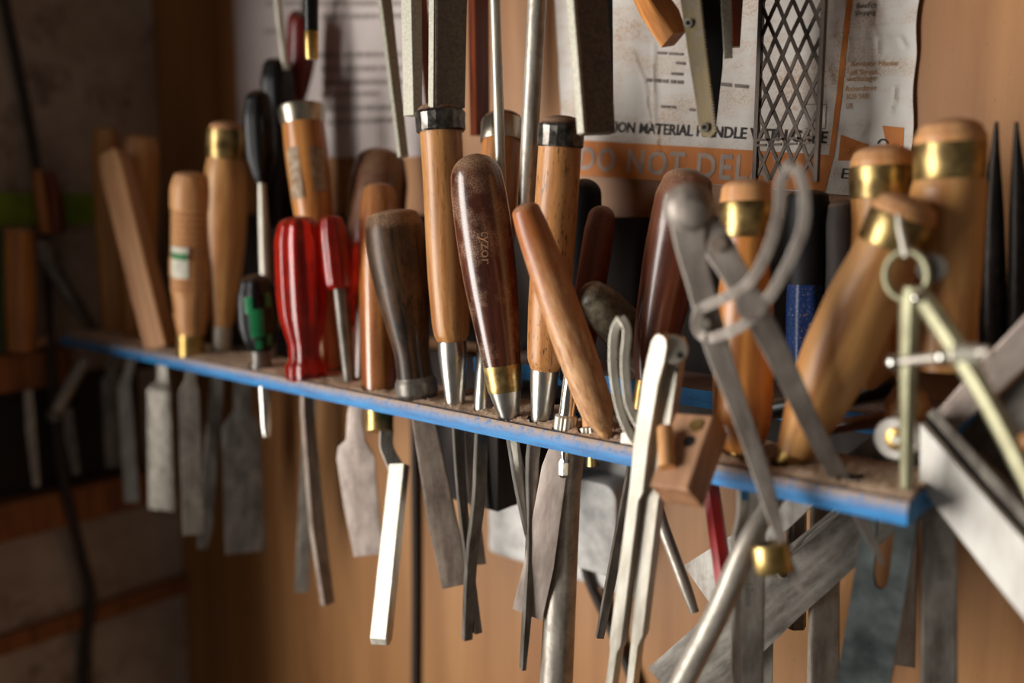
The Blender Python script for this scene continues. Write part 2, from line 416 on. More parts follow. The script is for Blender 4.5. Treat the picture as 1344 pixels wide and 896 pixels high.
# ================================================================ the setting
struct('wall_back', [((-.82, WALL_Y, -.9), (.75, WALL_Y+.02, .95))], 'panel')
Y0, Y1, Z0, Z1 = -.65, -1.95, -.76, .70
struct('wall_left_with_shade_pier', [((WALL_X, -.50, -.9), (-.69, -.42, 1.3)), ((WALL_X-.02, Y0, -.9), (WALL_X, WALL_Y, 1.3)), ((WALL_X-.02, Y1, -.9), (WALL_X, Y0, Z0)),  # first box: unseen pier added to keep window light off the corner
                     ((WALL_X-.02, Y1, Z1), (WALL_X, Y0, 1.3)), ((WALL_X-.02, -2.3, -.9), (WALL_X, Y1, 1.3))], 'plaster')
struct('window_1', [((WALL_X-.03, Y0-.04, Z0), (WALL_X+.005, Y0, Z1)), ((WALL_X-.03, Y1, Z0), (WALL_X+.005, Y1+.04, Z1)),
                    ((WALL_X-.03, Y1+.04, Z0), (WALL_X+.005, Y0-.04, Z0+.04)), ((WALL_X-.03, Y1+.04, Z1-.04), (WALL_X+.005, Y0-.04, Z1))], 'white')
struct('trim_1', [((WALL_X, -.30, -.395), (WALL_X+.012, WALL_Y, -.372))], 'railwood')
# upper shelf the top tools hang from, just above the picture
up_ = thing('upper_rack', 'wooden board above the picture from which the top tools hang', 'rack', Vector((-.1, .08, .41)))
V, F = box_geo((-.62, -.01, .41), (.34, WALL_Y, .425)); up_.add('board', V, F, 'railwood', flat=True)
# ---------------------------------------------------------------- rack on the left wall
wr = thing('wall_rack', 'dark tool rack with two wooden rails on the plaster left wall', 'rack', Vector((WALL_X, -.1, -.245)))
V, F = box_geo((WALL_X, -.50, -.205), (WALL_X+.008, .115, -.06)); wr.add('back_board', V, F, 'darkwood_and_shade', flat=True)
V, F = box_geo((WALL_X, -.50, -.066), (WALL_X+.035, .02, -.022)); wr.add('rail', V, F, 'railwood', flat=True)
V, F = box_geo((WALL_X, -.50, -.245), (WALL_X+.035, .12, -.200)); wr.add('rail', V, F, 'railwood', flat=True)
XA = ('X', -.755); XB = ('X', -.778)
t = T('hand_tool', 'plain orange wooden tool handle standing upright at far left edge above the rail', 'tool', UX(26, 462, -.755), UX(24, 298, -.755))
t.lathe('handle', [(304, 19), (330, 20), (400, 20), (460, 17)], 'orange', td=6)
t = T('screwdriver', 'dark olive green handle cut off by the left edge of the picture', 'screwdriver', UX(2, 465, -.76), UX(0, 300, -.76))
t.lathe('handle', [(308, 9), (380, 11), (462, 9)], 'olive', td=8, flute=6, fdep=.1, n=30)
t = T('spirit_level', 'lime green bar on the dark plaster at the left edge', 'level', UX(60, 262, -.79), UX(62, 252, -.79))
a = UX(-30, 278, -.785); V, F = box_geo((WALL_X, a.y, a.z-.016), (WALL_X+.018, UX(122, 246, -.785).y, a.z+.022)); t.add('bar', V, F, 'lime', flat=True)
t = T('pliers', 'small pliers with two brown wooden grips under the hanging cord on left wall', 'pliers', UX(66, 308, -.765), UX(58, 222, -.765))
t.sweep('grip', [(50, 222, ('X', -.768), 6), (54, 260, ('X', -.768), 9), (60, 306, ('X', -.768), 8)], 'orange', smooth=5, hole=False)
t.sweep('grip', [(66, 226, ('X', -.762), 6), (73, 262, ('X', -.762), 9), (76, 306, ('X', -.762), 8)], 'redwood', smooth=5, hole=False)
t = T('spanner', 'grey spanner with round head leaning down right by far left wooden handle', 'spanner', UX(126, 436, -.745), UX(58, 325, -.75))
t.sweep('shaft', [(66, 345, ('X', -.75), 12), (90, 385, ('X', -.748), 9), (126, 436, ('X', -.745), 7)], 'dark', smooth=4, hole=False)
t.disc('head', 60, 332, -.06, 17, .012, 'dark') if False else t.sweep('head', [(48, 316, ('X', -.75), 8), (58, 330, ('X', -.75), 17), (68, 346, ('X', -.75), 14)], 'dark', smooth=4, hole=False)
bar('hanging_blade', 'thin dim steel blade hanging below the left rail, farthest left', 'blade', [(37, 512, XA, 5), (40, 560, XA, 6), (48, 638, XA, 4)], 'grey', .003)
bar('hanging_blade', 'short dark steel blade hanging below left rail beside the dark cord', 'blade', [(88, 535, XA, 6), (92, 575, XA, 7), (100, 622, XA, 5)], 'dark', .003)
t = T('steel_link', 'slanted grey steel link with ball end beneath the left end of blue board', 'link', UX(70, 548, -.74), UX(112, 470, -.73))
t.sweep('arm', [(112, 472, ('X', -.73), 7), (92, 506, ('X', -.735), 9), (74, 538, ('X', -.74), 8)], 'grey', smooth=4, hole=False)
t.sweep('ball', [(77, 533, ('X', -.74), 4), (71, 544, ('X', -.74), 10), (67, 552, ('X', -.74), 5)], 'dark', smooth=4, hole=False)
t = T('cord', 'dark brown cord running down the whole left wall', 'cord', UX(115, 900, -.775), UX(4, -20, -.775))
t.sweep('cord', [(0, -30, ('X', -.79), 6), (18, 60, ('X', -.79), 6), (34, 140, ('X', -.79), 6), (46, 210, ('X', -.774), 6), (52, 262, ('X', -.774), 5), (60, 330, ('X', -.778), 5), (66, 440, ('X', -.757), 5),
        (72, 545, ('X', -.755), 6), (84, 630, ('X', -.755), 6), (104, 720, ('X', -.775), 7), (118, 780, ('X', -.78), 7), (112, 850, ('X', -.79), 8), (113, 930, ('X', -.79), 8)], 'cord', smooth=6, n=8, hole=False)
t = T('wooden_sliver', 'thin pale wooden sliver beyond the left end of blue board', 'stick', UX(32, 457, -.752), UX(88, 437, -.762))
t.sweep('sliver', [(32, 457, ('X', -.757), 5), (60, 446, ('X', -.758), 5), (88, 437, ('X', -.76), 4)], 'block', 'rect', .004, hole=False)
# ---------------------------------------------------------------- left end of the rack
t = T('chisel', 'leaning square-sided light wooden handle crossing the leftmost upright handles', 'chisel', (212, 458, .02), (150, 203, .016))
t.sweep('handle', [(149, 202, .014, 15), (153, 218, .014, 19), (212, 457, .018, 18)], 'ashpale', 'rect', .020, -42)
t.sweep('blade', [(213, 464, .02, 7), (215, 500, .02, 8), (209, 512, .02, 16), (213, 668, .02, 18)], 'grey', 'rect', .005, -30)
t = T('chisel', 'leftmost upright round light wooden handle in the blue rack', 'chisel', (152, 450, .052), (138, 166, .052))
t.lathe('handle', [(172, 16), (230, 18), (330, 18), (445, 15)], 'ash', td=6)
t.sweep('blade', [(151, 452, .045, 6), (148, 490, .045, 8), (146, 500, .045, 12), (152, 612, .045, 13)], 'dark', 'rect', .004)
t = T('chisel', 'thick upright round wooden handle just left of the ribbed handle', 'chisel', (180, 450, .050), (186, 174, .050))
t.lathe('handle', [(182, 20), (200, 23), (290, 23), (380, 20), (446, 17)], 'ash', td=6)
t.sweep('blade', [(180, 448, .05, 6), (168, 492, .04, 6), (164, 510, .034, 9), (174, 658, .034, 10)], 'steel', 'rect', .006, -25)
t = T('chisel', 'light wooden handle ringed with turned grooves and a round green and white sticker', 'chisel', (251, 472, .016), (252, 225, .016))
pr = [(232, 23), (246, 27)]
y = 250
while y < 405:
    g = 268 < y < 332 or 356 < y < 398
    pr += [(y, 27.3 if y < 380 else 25.5), (y+4, 24.6 if g else 27.6)] if y < 380 else [(y, 26-(y-380)*.12), (y+4, 23.4-(y-380)*.12)]
    y += 8
pr += [(412, 22.5), (428, 19.5), (440, 17)]
h = t.lathe('handle', pr, 'ashpale', smooth=False, td=7, sharp=60)
t.patch('sticker', 322, 362, -62, -8, 27.4, 'label', parent=h); t.patch('sticker_print', 330, 338, -60, -12, 27.6, 'greenink', .0008, parent=h)
t.lathe('ferrule', [(437, 17.5), (441, 18), (470, 18)], 'brass', smooth=False)
t.sweep('blade', [(251, 474, .016, 6), (250, 500, .016, 7), (248, 514, .016, 13), (254, 700, .016, 13)], 'grey', 'rect', .005)
t = T('mortise_chisel', 'wooden handle with shiny brass cap beside the grooved handle at left', 'chisel', (290, 461, .042), (298, 158, .042))
t.lathe('handle', [(206, 23), (230, 27), (280, 29), (340, 26), (400, 18), (426, 14)], 'ash')
t.lathe('end_cap', [(168, 22), (172, 22)], 'ashpale', td=9, smooth=False)
t.lathe('hoop', [(170, 24), (174, 25), (203, 25), (207, 24)], 'brassaged', smooth=False)
t.lathe('ferrule', [(424, 13), (457, 13)], 'satin', smooth=False)
t.sweep('blade', [(289, 466, .042, 6), (284, 510, .042, 9), (270, 690, .042, 9), (266, 718, .042, 6)], 'dark', 'rect', .006)
t = T('wide_blade', 'broad dark steel blade in shadow hanging left of the paler wooden wall', 'blade', (322, 725, .06), (322, 470, .06))
t.sweep('blade', [(318, 455, .06, 9), (318, 540, .06, 12), (316, 560, .06, 24), (322, 724, .06, 25)], 'dark', 'rect', .004)
t = T('screwdriver', 'small black screwdriver with round bulbous handle beside the brass capped handle', 'screwdriver', (355, 500, .05), (338, 112, .05))
t.lathe('handle', [(134, 18), (160, 22), (200, 21), (232, 12), (240, 8)], 'black', td=16, flute=6, fdep=.08, n=36)
t.lathe('shaft', [(238, 5), (300, 7), (360, 8), (500, 8)], 'satin')
t = T('screwdriver', 'black handled screwdriver hanging upside down before the white sheet', 'screwdriver', (368, 306, .10), (362, -30, .10))
t.lathe('handle', [(88, 20), (110, 24), (180, 22), (240, 24), (290, 20)], 'black', td=12, bd=10, flute=6, fdep=.08, n=36)
t.sweep('shaft', [(375, 92, .10, 5), (366, 20, .10, 5), (358, -75, .10, 5)], 'satin')
t = T('mallet_chisel', 'tall wooden handle with bright steel hoop and worn label behind the red screwdriver', 'chisel', (436, 484, .050), (395, 136, .056))
t.lathe('handle', [(158, 27), (200, 28), (270, 26), (340, 22), (440, 18), (484, 15)], 'orange')
t.lathe('hoop', [(140, 30), (144, 31), (158, 29), (163, 28)], 'hoopbright', smooth=False)
t.lathe('struck_end', [(140, 28), (144, 28)], 'endgrain', smooth=False, td=3)
t.patch('label_remnant', 196, 262, -62, -22, 27.6, 'wornlabel'); t.patch('label_remnant', 198, 256, 8, 48, 27.6, 'wornlabel')
t = T('screwdriver', 'dark red plastic screwdriver half hidden behind the big red fluted handle', 'screwdriver', (459, 502, .026), (433, 270, .028))
t.lathe('handle', [(290, 15), (305, 18), (352, 19), (372, 18), (379, 14)], 'redpl', td=8, flute=8, fdep=.08, n=40)
t.lathe('shaft', [(377, 8), (502, 8)], 'dark', smooth=False)
t = T('file', 'red translucent fluted plastic handle on a rough steel file', 'file', (402, 499, .017), (392, 282, .017))
t.lathe('handle', [(299, 29), (318, 33), (370, 34), (410, 32), (436, 26), (456, 21), (468, 21), (482, 27), (497, 26)], 'redpl', td=16, flute=9, fdep=.1, n=54)
t.sweep('blade', [(402, 500, .017, 7), (403, 540, .017, 8), (416, 690, .017, 10), (430, 792, .017, 8)], 'rusty', 'rect', .007, 35)
bar('hanging_blade', 'narrow dull grey blade hanging just behind the rough file of the red handle', 'blade', [(408, 486, .05, 8), (404, 600, .05, 9), (396, 776, .05, 9)], 'grey', .003)
t = T('stubby_screwdriver', 'short black screwdriver with bright green inlays in front of the red handle', 'screwdriver', (344, 491, .018), (334, 358, .018))
h = t.lathe('handle', [(374, 22), (392, 27), (420, 28), (442, 24), (460, 16)], 'black', td=15, flute=6, fdep=.1, n=42)
for a0, a1, y0, y1, r in ((-34, -12, 388, 410, 27), (-22, 14, 404, 440, 27.5), (22, 40, 384, 402, 26), (-12, 8, 444, 456, 23), (20, 36, 438, 452, 25)): t.patch('green_inlay', y0, y1, a0, a1, r, 'green', .0006, parent=h)
t.lathe('collar', [(458, 13), (470, 12), (482, 15), (490, 15)], 'dark')
t.sweep('shaft', [(345, 491, .018, 7), (347, 520, .018, 7), (349, 556, .018, 7), (350, 572, .018, 5)], 'chrome')
# ---------------------------------------------------------------- middle of the rack
t = T('paring_chisel', 'dark rosewood round handle behind the slim orange handle, with broad pale blade below', 'chisel', (476, 516, .044), (501, 198, .122))
t.lathe('handle', [(216, 33), (245, 38), (310, 38), (380, 32), (450, 20), (505, 14)], 'walnut', td=17)
t.sweep('blade', [(472, 510, .044, 9), (466, 545, .04, 10), (467, 578, .038, 13), (465, 588, .038, 22), (467, 600, .038, 26), (474, 660, .038, 24), (484, 728, .038, 20)], 'pinksteel', 'rect', .003, -22)
t = T('cranked_chisel', 'slim varnished orange handle passing through the board to a bright cranked blade', 'chisel', (498, 524, .024), (498, 242, .076))
t.lathe('handle', [(252, 21), (272, 25), (330, 27), (400, 26), (470, 24), (530, 21)], 'gloss', td=9)
t.lathe('ferrule', [(529, 19), (566, 18)], 'brass', smooth=False)
t.sweep('neck', [(508, 562, .024, 9), (507, 584, .024, 9), (513, 600, .024, 9), (522, 618, .024, 11)], 'dark', 'rect', .009, smooth=4)
t.sweep('blade', [(524, 610, .024, 12), (505, 790, -.020, 13), (500, 838, -.030, 13), (499, 846, -.032, 12, .3)], 'satin', 'rect', .009, -32)
t = T('turnscrew', 'bulbous dark green-black worn handle with dusty top and steel bulb collar', 'screwdriver', (550, 531, .020), (514, 273, .012))
t.lathe('handle', [(283, 33), (300, 39), (330, 40), (380, 36), (430, 28), (470, 23), (498, 24)], 'green_wood', td=8)
t.lathe('collar', [(494, 24), (503, 28), (514, 28), (522, 23), (532, 20)], 'dark')
t.sweep('blade', [(553, 533, .020, 14), (560, 570, .02, 16), (580, 680, .02, 19), (600, 768, .02, 20)], 'rusty', 'rect', .005, -12)
def hooped(label, base, top, hoop, handle, sock, wmat, hmat='hoop', cap=True):
    t = T('socket_chisel', label, 'chisel', base, top)
    t.lathe('handle', handle, wmat)
    t.lathe('hoop', [(hoop[0], hoop[2]*.97), (hoop[0]+3, hoop[2]), (hoop[0]+15, hoop[2]*.985), (hoop[1]-2, hoop[2]*.99), (hoop[1], hoop[2]*.95)], hmat, n=18 if hmat == 'hoop' else 28,
            smooth=False, flat=hmat == 'hoop', jitter=.016 if hmat == 'hoop' else 0)
    if cap: t.lathe('struck_end', [(hoop[0]-1, hoop[2]*.9), (hoop[0]+3, hoop[2]*.9)], 'endgrain', smooth=False, td=11)
    t.lathe('socket', sock, 'steel', smooth=False); return t
t = hooped('tall oak handle with hammered grey steel hoop and cone socket, left one of two such', (598, 541, .018), (577, 136, .018), (146, 173, 33), [(172, 28), (240, 27), (340, 27.5), (420, 25), (438, 23), (447, 19)], [(446, 17), (449, 19), (470, 18.5), (538, 12)], 'oak')
t.sweep('shank', [(600, 544, .018, 7), (602, 580, .018, 7), (606, 650, .018, 6), (616, 740, .018, 5), (627, 830, .018, 5)], 'dark', 'rect', .005, 20, smooth=3)
t = hooped('oak handle with smooth bright hoop hidden behind two upright steel rods', (633, 544, .022), (661, 156, .09), (160, 188, 29), [(187, 26), (280, 27), (380, 22), (440, 16), (460, 13)], [(458, 12), (462, 14), (543, 12)], 'orange', 'hoopbright')
t.sweep('shank', [(633, 545, .022, 8), (631, 590, .014, 8), (628, 655, .012, 8), (618, 740, .012, 7), (613, 838, .012, 6)], 'dark', 'rect', .006, 25, smooth=3)
bar('steel_rod', 'thinner of the two upright steel rods, in front of the hidden oak handle', 'rod', [(650, -140, .022, 7), (650, 0, .022, 7), (658, 262, .030, 7)], 'satin', None, kind='round', part='rod')
bar('steel_rod', 'thicker upright steel rod in front of oak handle with speckled stains', 'rod', [(711, -140, .018, 13), (705, 0, .018, 12.5), (689, 300, .026, 11)], 'grey', None, kind='round', part='rod')
t = T('firmer_chisel', 'polished dark rosewood handle with engraved script and brass ferrule over steel cone', 'chisel', (669, 554, .012), (621, 200, .006))
h = t.lathe('handle', [(234, 34.5), (255, 36.5), (300, 37.5), (360, 36), (420, 31), (479, 25)], 'walnut', td=32, n=32)
t.text('engraving', 'tyzor', t.at(326)+Vector((0, 0, 0)), .0075, 'engrave', -97, parent=h, wrap=m_(37.6, t.at(326)))
t.lathe('ferrule', [(478, 25), (480, 25.5), (511, 23), (513, 22.5)], 'brassaged', smooth=False)
t.lathe('socket', [(512, 22), (540, 15), (552, 12)], 'steel', smooth=False)
t.sweep('blade', [(670, 556, .012, 8), (675, 590, .014, 7), (685, 645, .016, 8), (699, 715, .02, 6)], 'steel', 'rect', .006, 25, smooth=3)
t = hooped('speckled oak handle with hammered dark hoop and cone socket, right of the thick rod', (710, 561, .018), (738, 153, .018), (163, 193, 31), [(192, 28), (280, 28.5), (380, 28), (440, 26), (470, 24), (484, 19)], [(482, 17), (485, 19), (505, 18), (560, 13)], 'oakspeck')
t.sweep('shank', [(706, 563, .018, 8), (699, 600, .018, 8), (697, 710, .018, 6), (692, 800, .018, 5), (686, 877, .018, 3)], 'dark', 'rect', .006, 25, smooth=3)
t = T('wooden_stick', 'slanting rounded fruitwood stick worn pale and pitted toward its foot', 'stick', (800, 584, .012), (685, 262, -.022))
t.lathe('handle', [(278, 19), (300, 21.5), (350, 24), (410, 26), (450, 26), (500, 24.5), (540, 22), (556, 15), (566, 10), (582, 9)], 'stick', td=11, n=28)
t = T('small_file', 'short red-brown rounded handle in shadow right of the speckled oak handle', 'file', (752, 526, .056), (792, 268, .095))
t.lathe('handle', [(286, 18), (310, 20), (380, 20), (470, 17), (524, 12)], 'redwood', td=16)
t = T('awl', 'black round-topped handle in deep shadow behind the short red-brown handle', 'awl', (752, 500, .105), (768, 232, .105))
t.lathe('handle', [(256, 23), (290, 25), (360, 24), (498, 18)], 'blackmat', td=22)
t = T('rasp', 'stubby dusty grey-green handle end poking left of the mahogany handle', 'rasp', (866, 484, .090), (764, 374, .030))
t.lathe('handle', [(776, 22), (786, 27), (810, 30), (840, 31), (866, 28)], 'greyhandle', by='x', td=9)
t = T('pin_vise', 'slim chrome shaft with knurled collar and small hex bit below the board', 'pin vise', (741, 568, .012), (757, 440, .018))
t.lathe('shaft', [(440, 11), (540, 11), (548, 12)], 'chrome', smooth=False)
t.lathe('collar', [(544, 13), (547, 15.5), (563, 15.5), (567, 14)], 'satin', n=36, flute=18, fdep=.07, smooth=False, flat=True)
t.sweep('stem', [(741, 567, .012, 6), (741, 590, .012, 6), (741, 603, .012, 5)], 'chrome')
t.sweep('bit', [(741, 600, .012, 4), (740.5, 606, .012, 7), (740, 622, .012, 7), (740, 626, .012, 5)], 'chrome', 'hex', flat=True)
t = T('pin_vise', 'pale wooden slim handle with knurled collar beneath the slanting stick', 'pin vise', (776, 580, .016), (772, 480, .026))
t.lathe('handle', [(480, 10), (562, 11)], 'ashpale', smooth=False)
t.lathe('collar', [(560, 12), (562, 15), (577, 15), (580, 13)], 'satin', n=36, flute=18, fdep=.07, smooth=False, flat=True)
t.sweep('tip', [(776, 580, .016, 6), (777, 598, .016, 6), (778, 611, .016, 8)], 'brass')
t = T('gouge', 'tall mahogany-dark handle with dusty domed top behind the compass joint', 'gouge', (842, 537, .045), (906, 220, .062))
t.lathe('handle', [(241, 33), (262, 38), (320, 38), (390, 34), (450, 28), (485, 20), (500, 15)], 'mahog', td=20, n=32)
t.lathe('ferrule', [(498, 15.5), (536, 14)], 'brass', smooth=False)
t.sweep('blade', [(841, 540, .045, 7), (832, 610, .04, 8), (810, 720, .035, 7), (787, 836, .03, 5)], 'dark', 'rect', .004, 20, smooth=3)
# ---------------------------------------------------------------- wing compass in front
t = T('wing_compass', 'large tarnished steel wing compass leaning open across the right of the rack', 'compass', (1050, 772, -.02), (904, 250, -.035))
t.sweep('leg', [(903, 272, -.036, 26), (906, 320, -.036, 20), (917, 367, -.035, 17), (941, 455, -.033, 16), (966, 525, -.027, 13), (988, 587, -.023, 12), (1003, 634, -.021, 11), (1016, 678, -.02, 9), (1024, 704, -.02, 6), (1036, 742, -.02, 6), (1052, 776, -.02, 2)], 'compass', 'rect', .006, smooth=3)
t.sweep('leg', [(922, 285, -.030, 14), (944, 325, -.029, 20), (962, 356, -.028, 18), (1004, 431, -.022, 17), (1035, 494, -.011, 15), (1064, 556, .002, 13), (1098, 619, .014, 12), (1108, 636, .017, 11), (1122, 660, .02, 9), (1140, 700, .022, 7), (1158, 740, .024, 2)], 'compass', 'rect', .006, smooth=3)
h = t.disc('joint', 904, 273, -.036, 34, .022, 'compass', dome=True); t.disc('rivet', 910, 280, -.036, 17, .005, 'compass', parent=h, off=.0085)
t.disc('stop_pin', 942, 320, -.029, 11, .004, 'rusty', off=.005)
wing = [(914, 424), (920, 406), (950, 391), (983, 371), (1008, 328), (1023, 275), (1025, 238), (1038, 218), (1053, 236), (1056, 287), (1044, 326), (1013, 385), (980, 423), (938, 442), (920, 438)]
t.sweep('wing', [(x, y, -.0415, 7) for x, y in wing]+[(914, 424, -.0415, 7)], 'compass', 'rect', .0035, smooth=4, hole=False)
t.disc('wing_rivet', 924, 425, -.040, 8, .005, 'satin', off=.003)
t.disc('clamp_knob', 986, 400, -.036, 21, .016, 'compass', off=.004)
h = t.lathe('brass_stop', [(706, 22), (709, 24.5), (746, 24.5), (750, 22)], 'brassaged', smooth=False) if False else None
a = U(1017, 750, -.024); b = U(1010, 713, -.024); R = m_(25, a); Pq = [a, a.lerp(b, .06), a.lerp(b, .94), b]
V, F = sweep_geo(Pq, [R*.92, R, R, R*.92], [R*.8, R*.86, R*.86, R*.8], section('round', 24)); h = t.add('brass_stop', V, F, 'brass')
dv = (b-a).normalized(); c0 = b+(RT*-.35)*R+dv*.0004; V, F = sweep_geo([c0-dv*.001, c0], [R*.32]*2, [R*.32]*2, section('round', 16)); t.add('screw_hole', V, F, 'hole', parent=h)
# ---------------------------------------------------------------- small steel divider and block
t = T('divider', 'bright steel divider with curved slotted wing hanging over the front of blue board', 'divider', (805, 900, -.016), (882, 440, -.018))
t.sweep('leg', [(873, 439, -.020, 5), (872, 442, -.020, 9), (870, 450, -.020, 12), (866, 470, -.020, 13), (859, 498, -.020, 12), (846, 580, -.018, 11), (840, 640, -.017, 10.5), (836, 652, -.017, 8), (812, 840, -.015, 9), (810, 850, -.015, 5.5), (803, 900, -.015, 5), (798, 940, -.015, 2)], 'satin', 'rect', .010, -24, hole=False)
t.sweep('leg', [(887, 441, -.012, 8), (886, 446, -.012, 12), (884, 458, -.012, 13), (880, 500, -.012, 13), (872, 560, -.012, 12), (858, 660, -.011, 11), (840, 828, -.010, 9), (837, 842, -.010, 5.5), (830, 900, -.010, 5), (825, 940, -.010, 2)], 'satin', 'rect', .009, -24, hole=False)
h = t.disc('hinge', 884, 459, -.014, 19, .014, 'satin'); t.disc('hinge_hole', 893, 466, -.016, 5, .004, 'hole', parent=h, off=.0085); t.disc('hinge_screw', 888, 485, -.016, 3.5, .003, 'hole', parent=h, off=.0085)
lp = [(815, 417), (806, 438), (805, 484), (813, 534), (827, 570), (842, 586), (847, 574), (836, 553), (825, 527), (820, 477), (823, 434)]
t.sweep('wing', [(x, y, -.020, 5.5) for x, y in lp]+[(815, 417, -.020, 5.5)], 'satin', 'rect', .0035, smooth=4, hole=False)
t.sweep('wing_clamp', [(820, 575, -.016, 7), (837, 577, -.016, 8)], 'grey', 'rect', .008, hole=False)
t = T('wooden_block', 'small beech block with dowel peg and drilled hole leaning on the board front', 'block', (882, 676, -.04), (920, 540, -.012))
A_ = U(852, 636, -.05); B_ = U(903, 643, -.05); D_ = U(893, 541, -.018)
e1 = (B_-A_); e2 = (D_-A_); e2 = e2-e1*(e2.dot(e1)/e1.length_squared); nn = e1.cross(e2).normalized()
if nn.dot(CAM-A_) < 0: nn = -nn
e1n, e2n = e1.normalized(), e2.normalized(); L1, L2 = e1.length, e2.length; TH = .021; ch = .0012
V = []
for k, ins in ((0, ch), (-ch, 0), (-TH, 0)):
    for u, v in ((ins, ins), (L1-ins, ins), (L1-ins, L2-ins), (ins, L2-ins)): V.append(A_+e1n*u+e2n*v+nn*k)
F = [(0, 1, 2, 3), (11, 10, 9, 8)]+[(r*4+i, r*4+(i+1) % 4, r*4+4+(i+1) % 4, r*4+4+i) for r in (0, 1) for i in range(4)]
h = t.add('body', V, F, 'block', flat=True)
def onface(u, v, k=0): return A_+e1n*(L1*u)+e2n*(L2*v)+nn*k
def facedisc(name, u, v, r, k, mat, par):
    c = onface(u, v, 0); V, F = sweep_geo([c-nn*.001, c+nn*k], [r]*2, [r]*2, section('round', 18), fixed=e2n); return t.add(name, V, F, mat, par)
facedisc('drilled_hole', .62, .62, .0036, .0003, 'hole', h); facedisc('screw', .66, .84, .0042, .0009, 'brass', h)
pa = onface(.38, .22, .003); pb = onface(.06, .70, .007); V, F = sweep_geo([pa, pb-(pb-pa)*.04, pb], [.0046, .0046, .004], [.0046, .0046, .004], section('round', 18)); t.add('dowel', V, F, 'dowel', h)
# ---------------------------------------------------------------- right-hand handles
t = T('mortise_chisel', 'orange wooden handle with brass hoop behind the legs of the large compass', 'chisel', (973, 616, .022), (981, 234, .034))
t.lathe('handle', [(311, 31), (335, 30), (400, 36), (480, 39), (540, 38), (575, 31), (592, 21)], 'orange', n=28)
t.lathe('hoop', [(266, 35), (270, 36), (308, 35), (312, 33)], 'brassaged', smooth=False, n=28)
t.lathe('end_cap', [(248, 33), (267, 35)], 'ashpale', td=13, smooth=False, n=28)
t.lathe('ferrule', [(589, 21), (614, 20)], 'brass', smooth=False)
b = t.sweep('blade', [(980, 618, .022, 14), (986, 650, .022, 18), (984, 760, .022, 19), (980, 940, .022, 20)], 'grey', 'rect', .005, 12)
t.text('size_stamp', '12mm', U(983, 775, .022), .0042, 'ink', -90, parent=b, yy=-.0042)
bar('bent_rod', 'bright slim bent steel strip along the left edge of the stamped blade', 'rod', [(968, 560, .04, 4), (976, 640, .012, 6), (973, 680, .006, 6), (966, 712, .004, 5), (966, 800, .004, 4.5), (967, 935, .004, 5)], 'steel', .004, 30, smooth=3, part='strip')
t = T('screwdriver', 'black capped navy blue handle in shadow behind the large compass', 'screwdriver', (1056, 512, .108), (1060, 249, .108))
t.lathe('handle', [(370, 25), (400, 26), (480, 25), (510, 22)], 'navy', flute=8, fdep=.06, n=48); t.lathe('cap', [(258, 27), (280, 29), (340, 29), (372, 27)], 'blackmat', td=9)
t = T('awl', 'dark brown domed handle in shadow between navy handle and hooped handles', 'awl', (1110, 512, .112), (1106, 261, .112))
t.lathe('handle', [(272, 21), (300, 24), (400, 24), (510, 20)], 'darkwood_and_shade', td=10)
def brasscap(label, base, top, dome, hoop, handle, td, n=32):
    t = T('mortise_chisel', label, 'chisel', base, top)
    t.lathe('handle', handle, 'ash', n=n)
    t.lathe('hoop', [(hoop[0], hoop[2]*.98), (hoop[0]+3, hoop[2]), (hoop[1]-3, hoop[3]), (hoop[1], hoop[3]*.97)], 'brassaged', smooth=False, n=n)
    t.lathe('end_cap', dome, 'ashpale', td=td, smooth=True, n=n); return t
t = brasscap('upright ash handle with brass hoop standing behind the steeply leaning brass-hooped handle', (1150, 508, .086), (1159, 189, .086), [(204, 37), (212, 40), (219, 40)], (218, 260, 41, 40), [(259, 38), (300, 36), (380, 38), (470, 36), (506, 33)], 14)
t = brasscap('steeply leaning ash handle with brass hoop, behind the ring of the spring dividers', (1029, 620, .024), (1198, 256, .034), [(272, 38), (278, 41), (288, 42)], (284, 324, 43, 42), [(322, 40), (345, 42), (400, 47), (450, 47), (520, 40), (570, 28), (592, 22)], 14)
t.lathe('ferrule', [(589, 21), (612, 19), (617, 17)], 'brass', smooth=False)
t = brasscap('rightmost tall ash handle with wide brass hoop beside black needle points', (1238, 486, .066), (1248, 154, .066), [(172, 40), (180, 44), (189, 44.5)], (187, 236, 45, 44), [(235, 43), (250, 46.5), (290, 45), (390, 41), (484, 34)], 17)
t = T('long_nose_pliers', 'pair of black needle points rising at the right edge of the picture', 'pliers', (1316, 470, .12), (1318, 158, .12))
t.sweep('jaw', [(1308, 160, .12, 2.5), (1306, 200, .12, 6), (1304, 270, .12, 12), (1303, 360, .12, 16), (1304, 465, .12, 16)], 'needle', n=10, smooth=3)
t.sweep('jaw', [(1334, 160, .12, 2.5), (1335, 200, .12, 6), (1338, 270, .12, 12), (1340, 360, .12, 16), (1338, 465, .12, 16)], 'needle', n=10, smooth=3)
t = T('steel_bar', 'glossy black round bar lying across behind the leaning handle', 'bar', (1176, 508, .075), (1004, 538, .075))
t.sweep('bar', [(996, 540, .078, 14), (1090, 523, .078, 15), (1178, 508, .078, 16)], 'black', hole=False)
t = T('steel_bar', 'thin red-brown round bar lying just below the glossy black bar', 'bar', (1182, 545, .066), (1070, 566, .066))
t.sweep('bar', [(1062, 566, .068, 9), (1120, 556, .068, 10), (1186, 546, .068, 10)], 'mahog', hole=False)
t = T('hand_tool', 'round orange wooden knob just behind the upright divider leg', 'tool', (1186, 585, .062), (1194, 504, .062))
t.lathe('knob', [(516, 22), (530, 28), (550, 26), (570, 16), (585, 10)], 'oak', td=12)
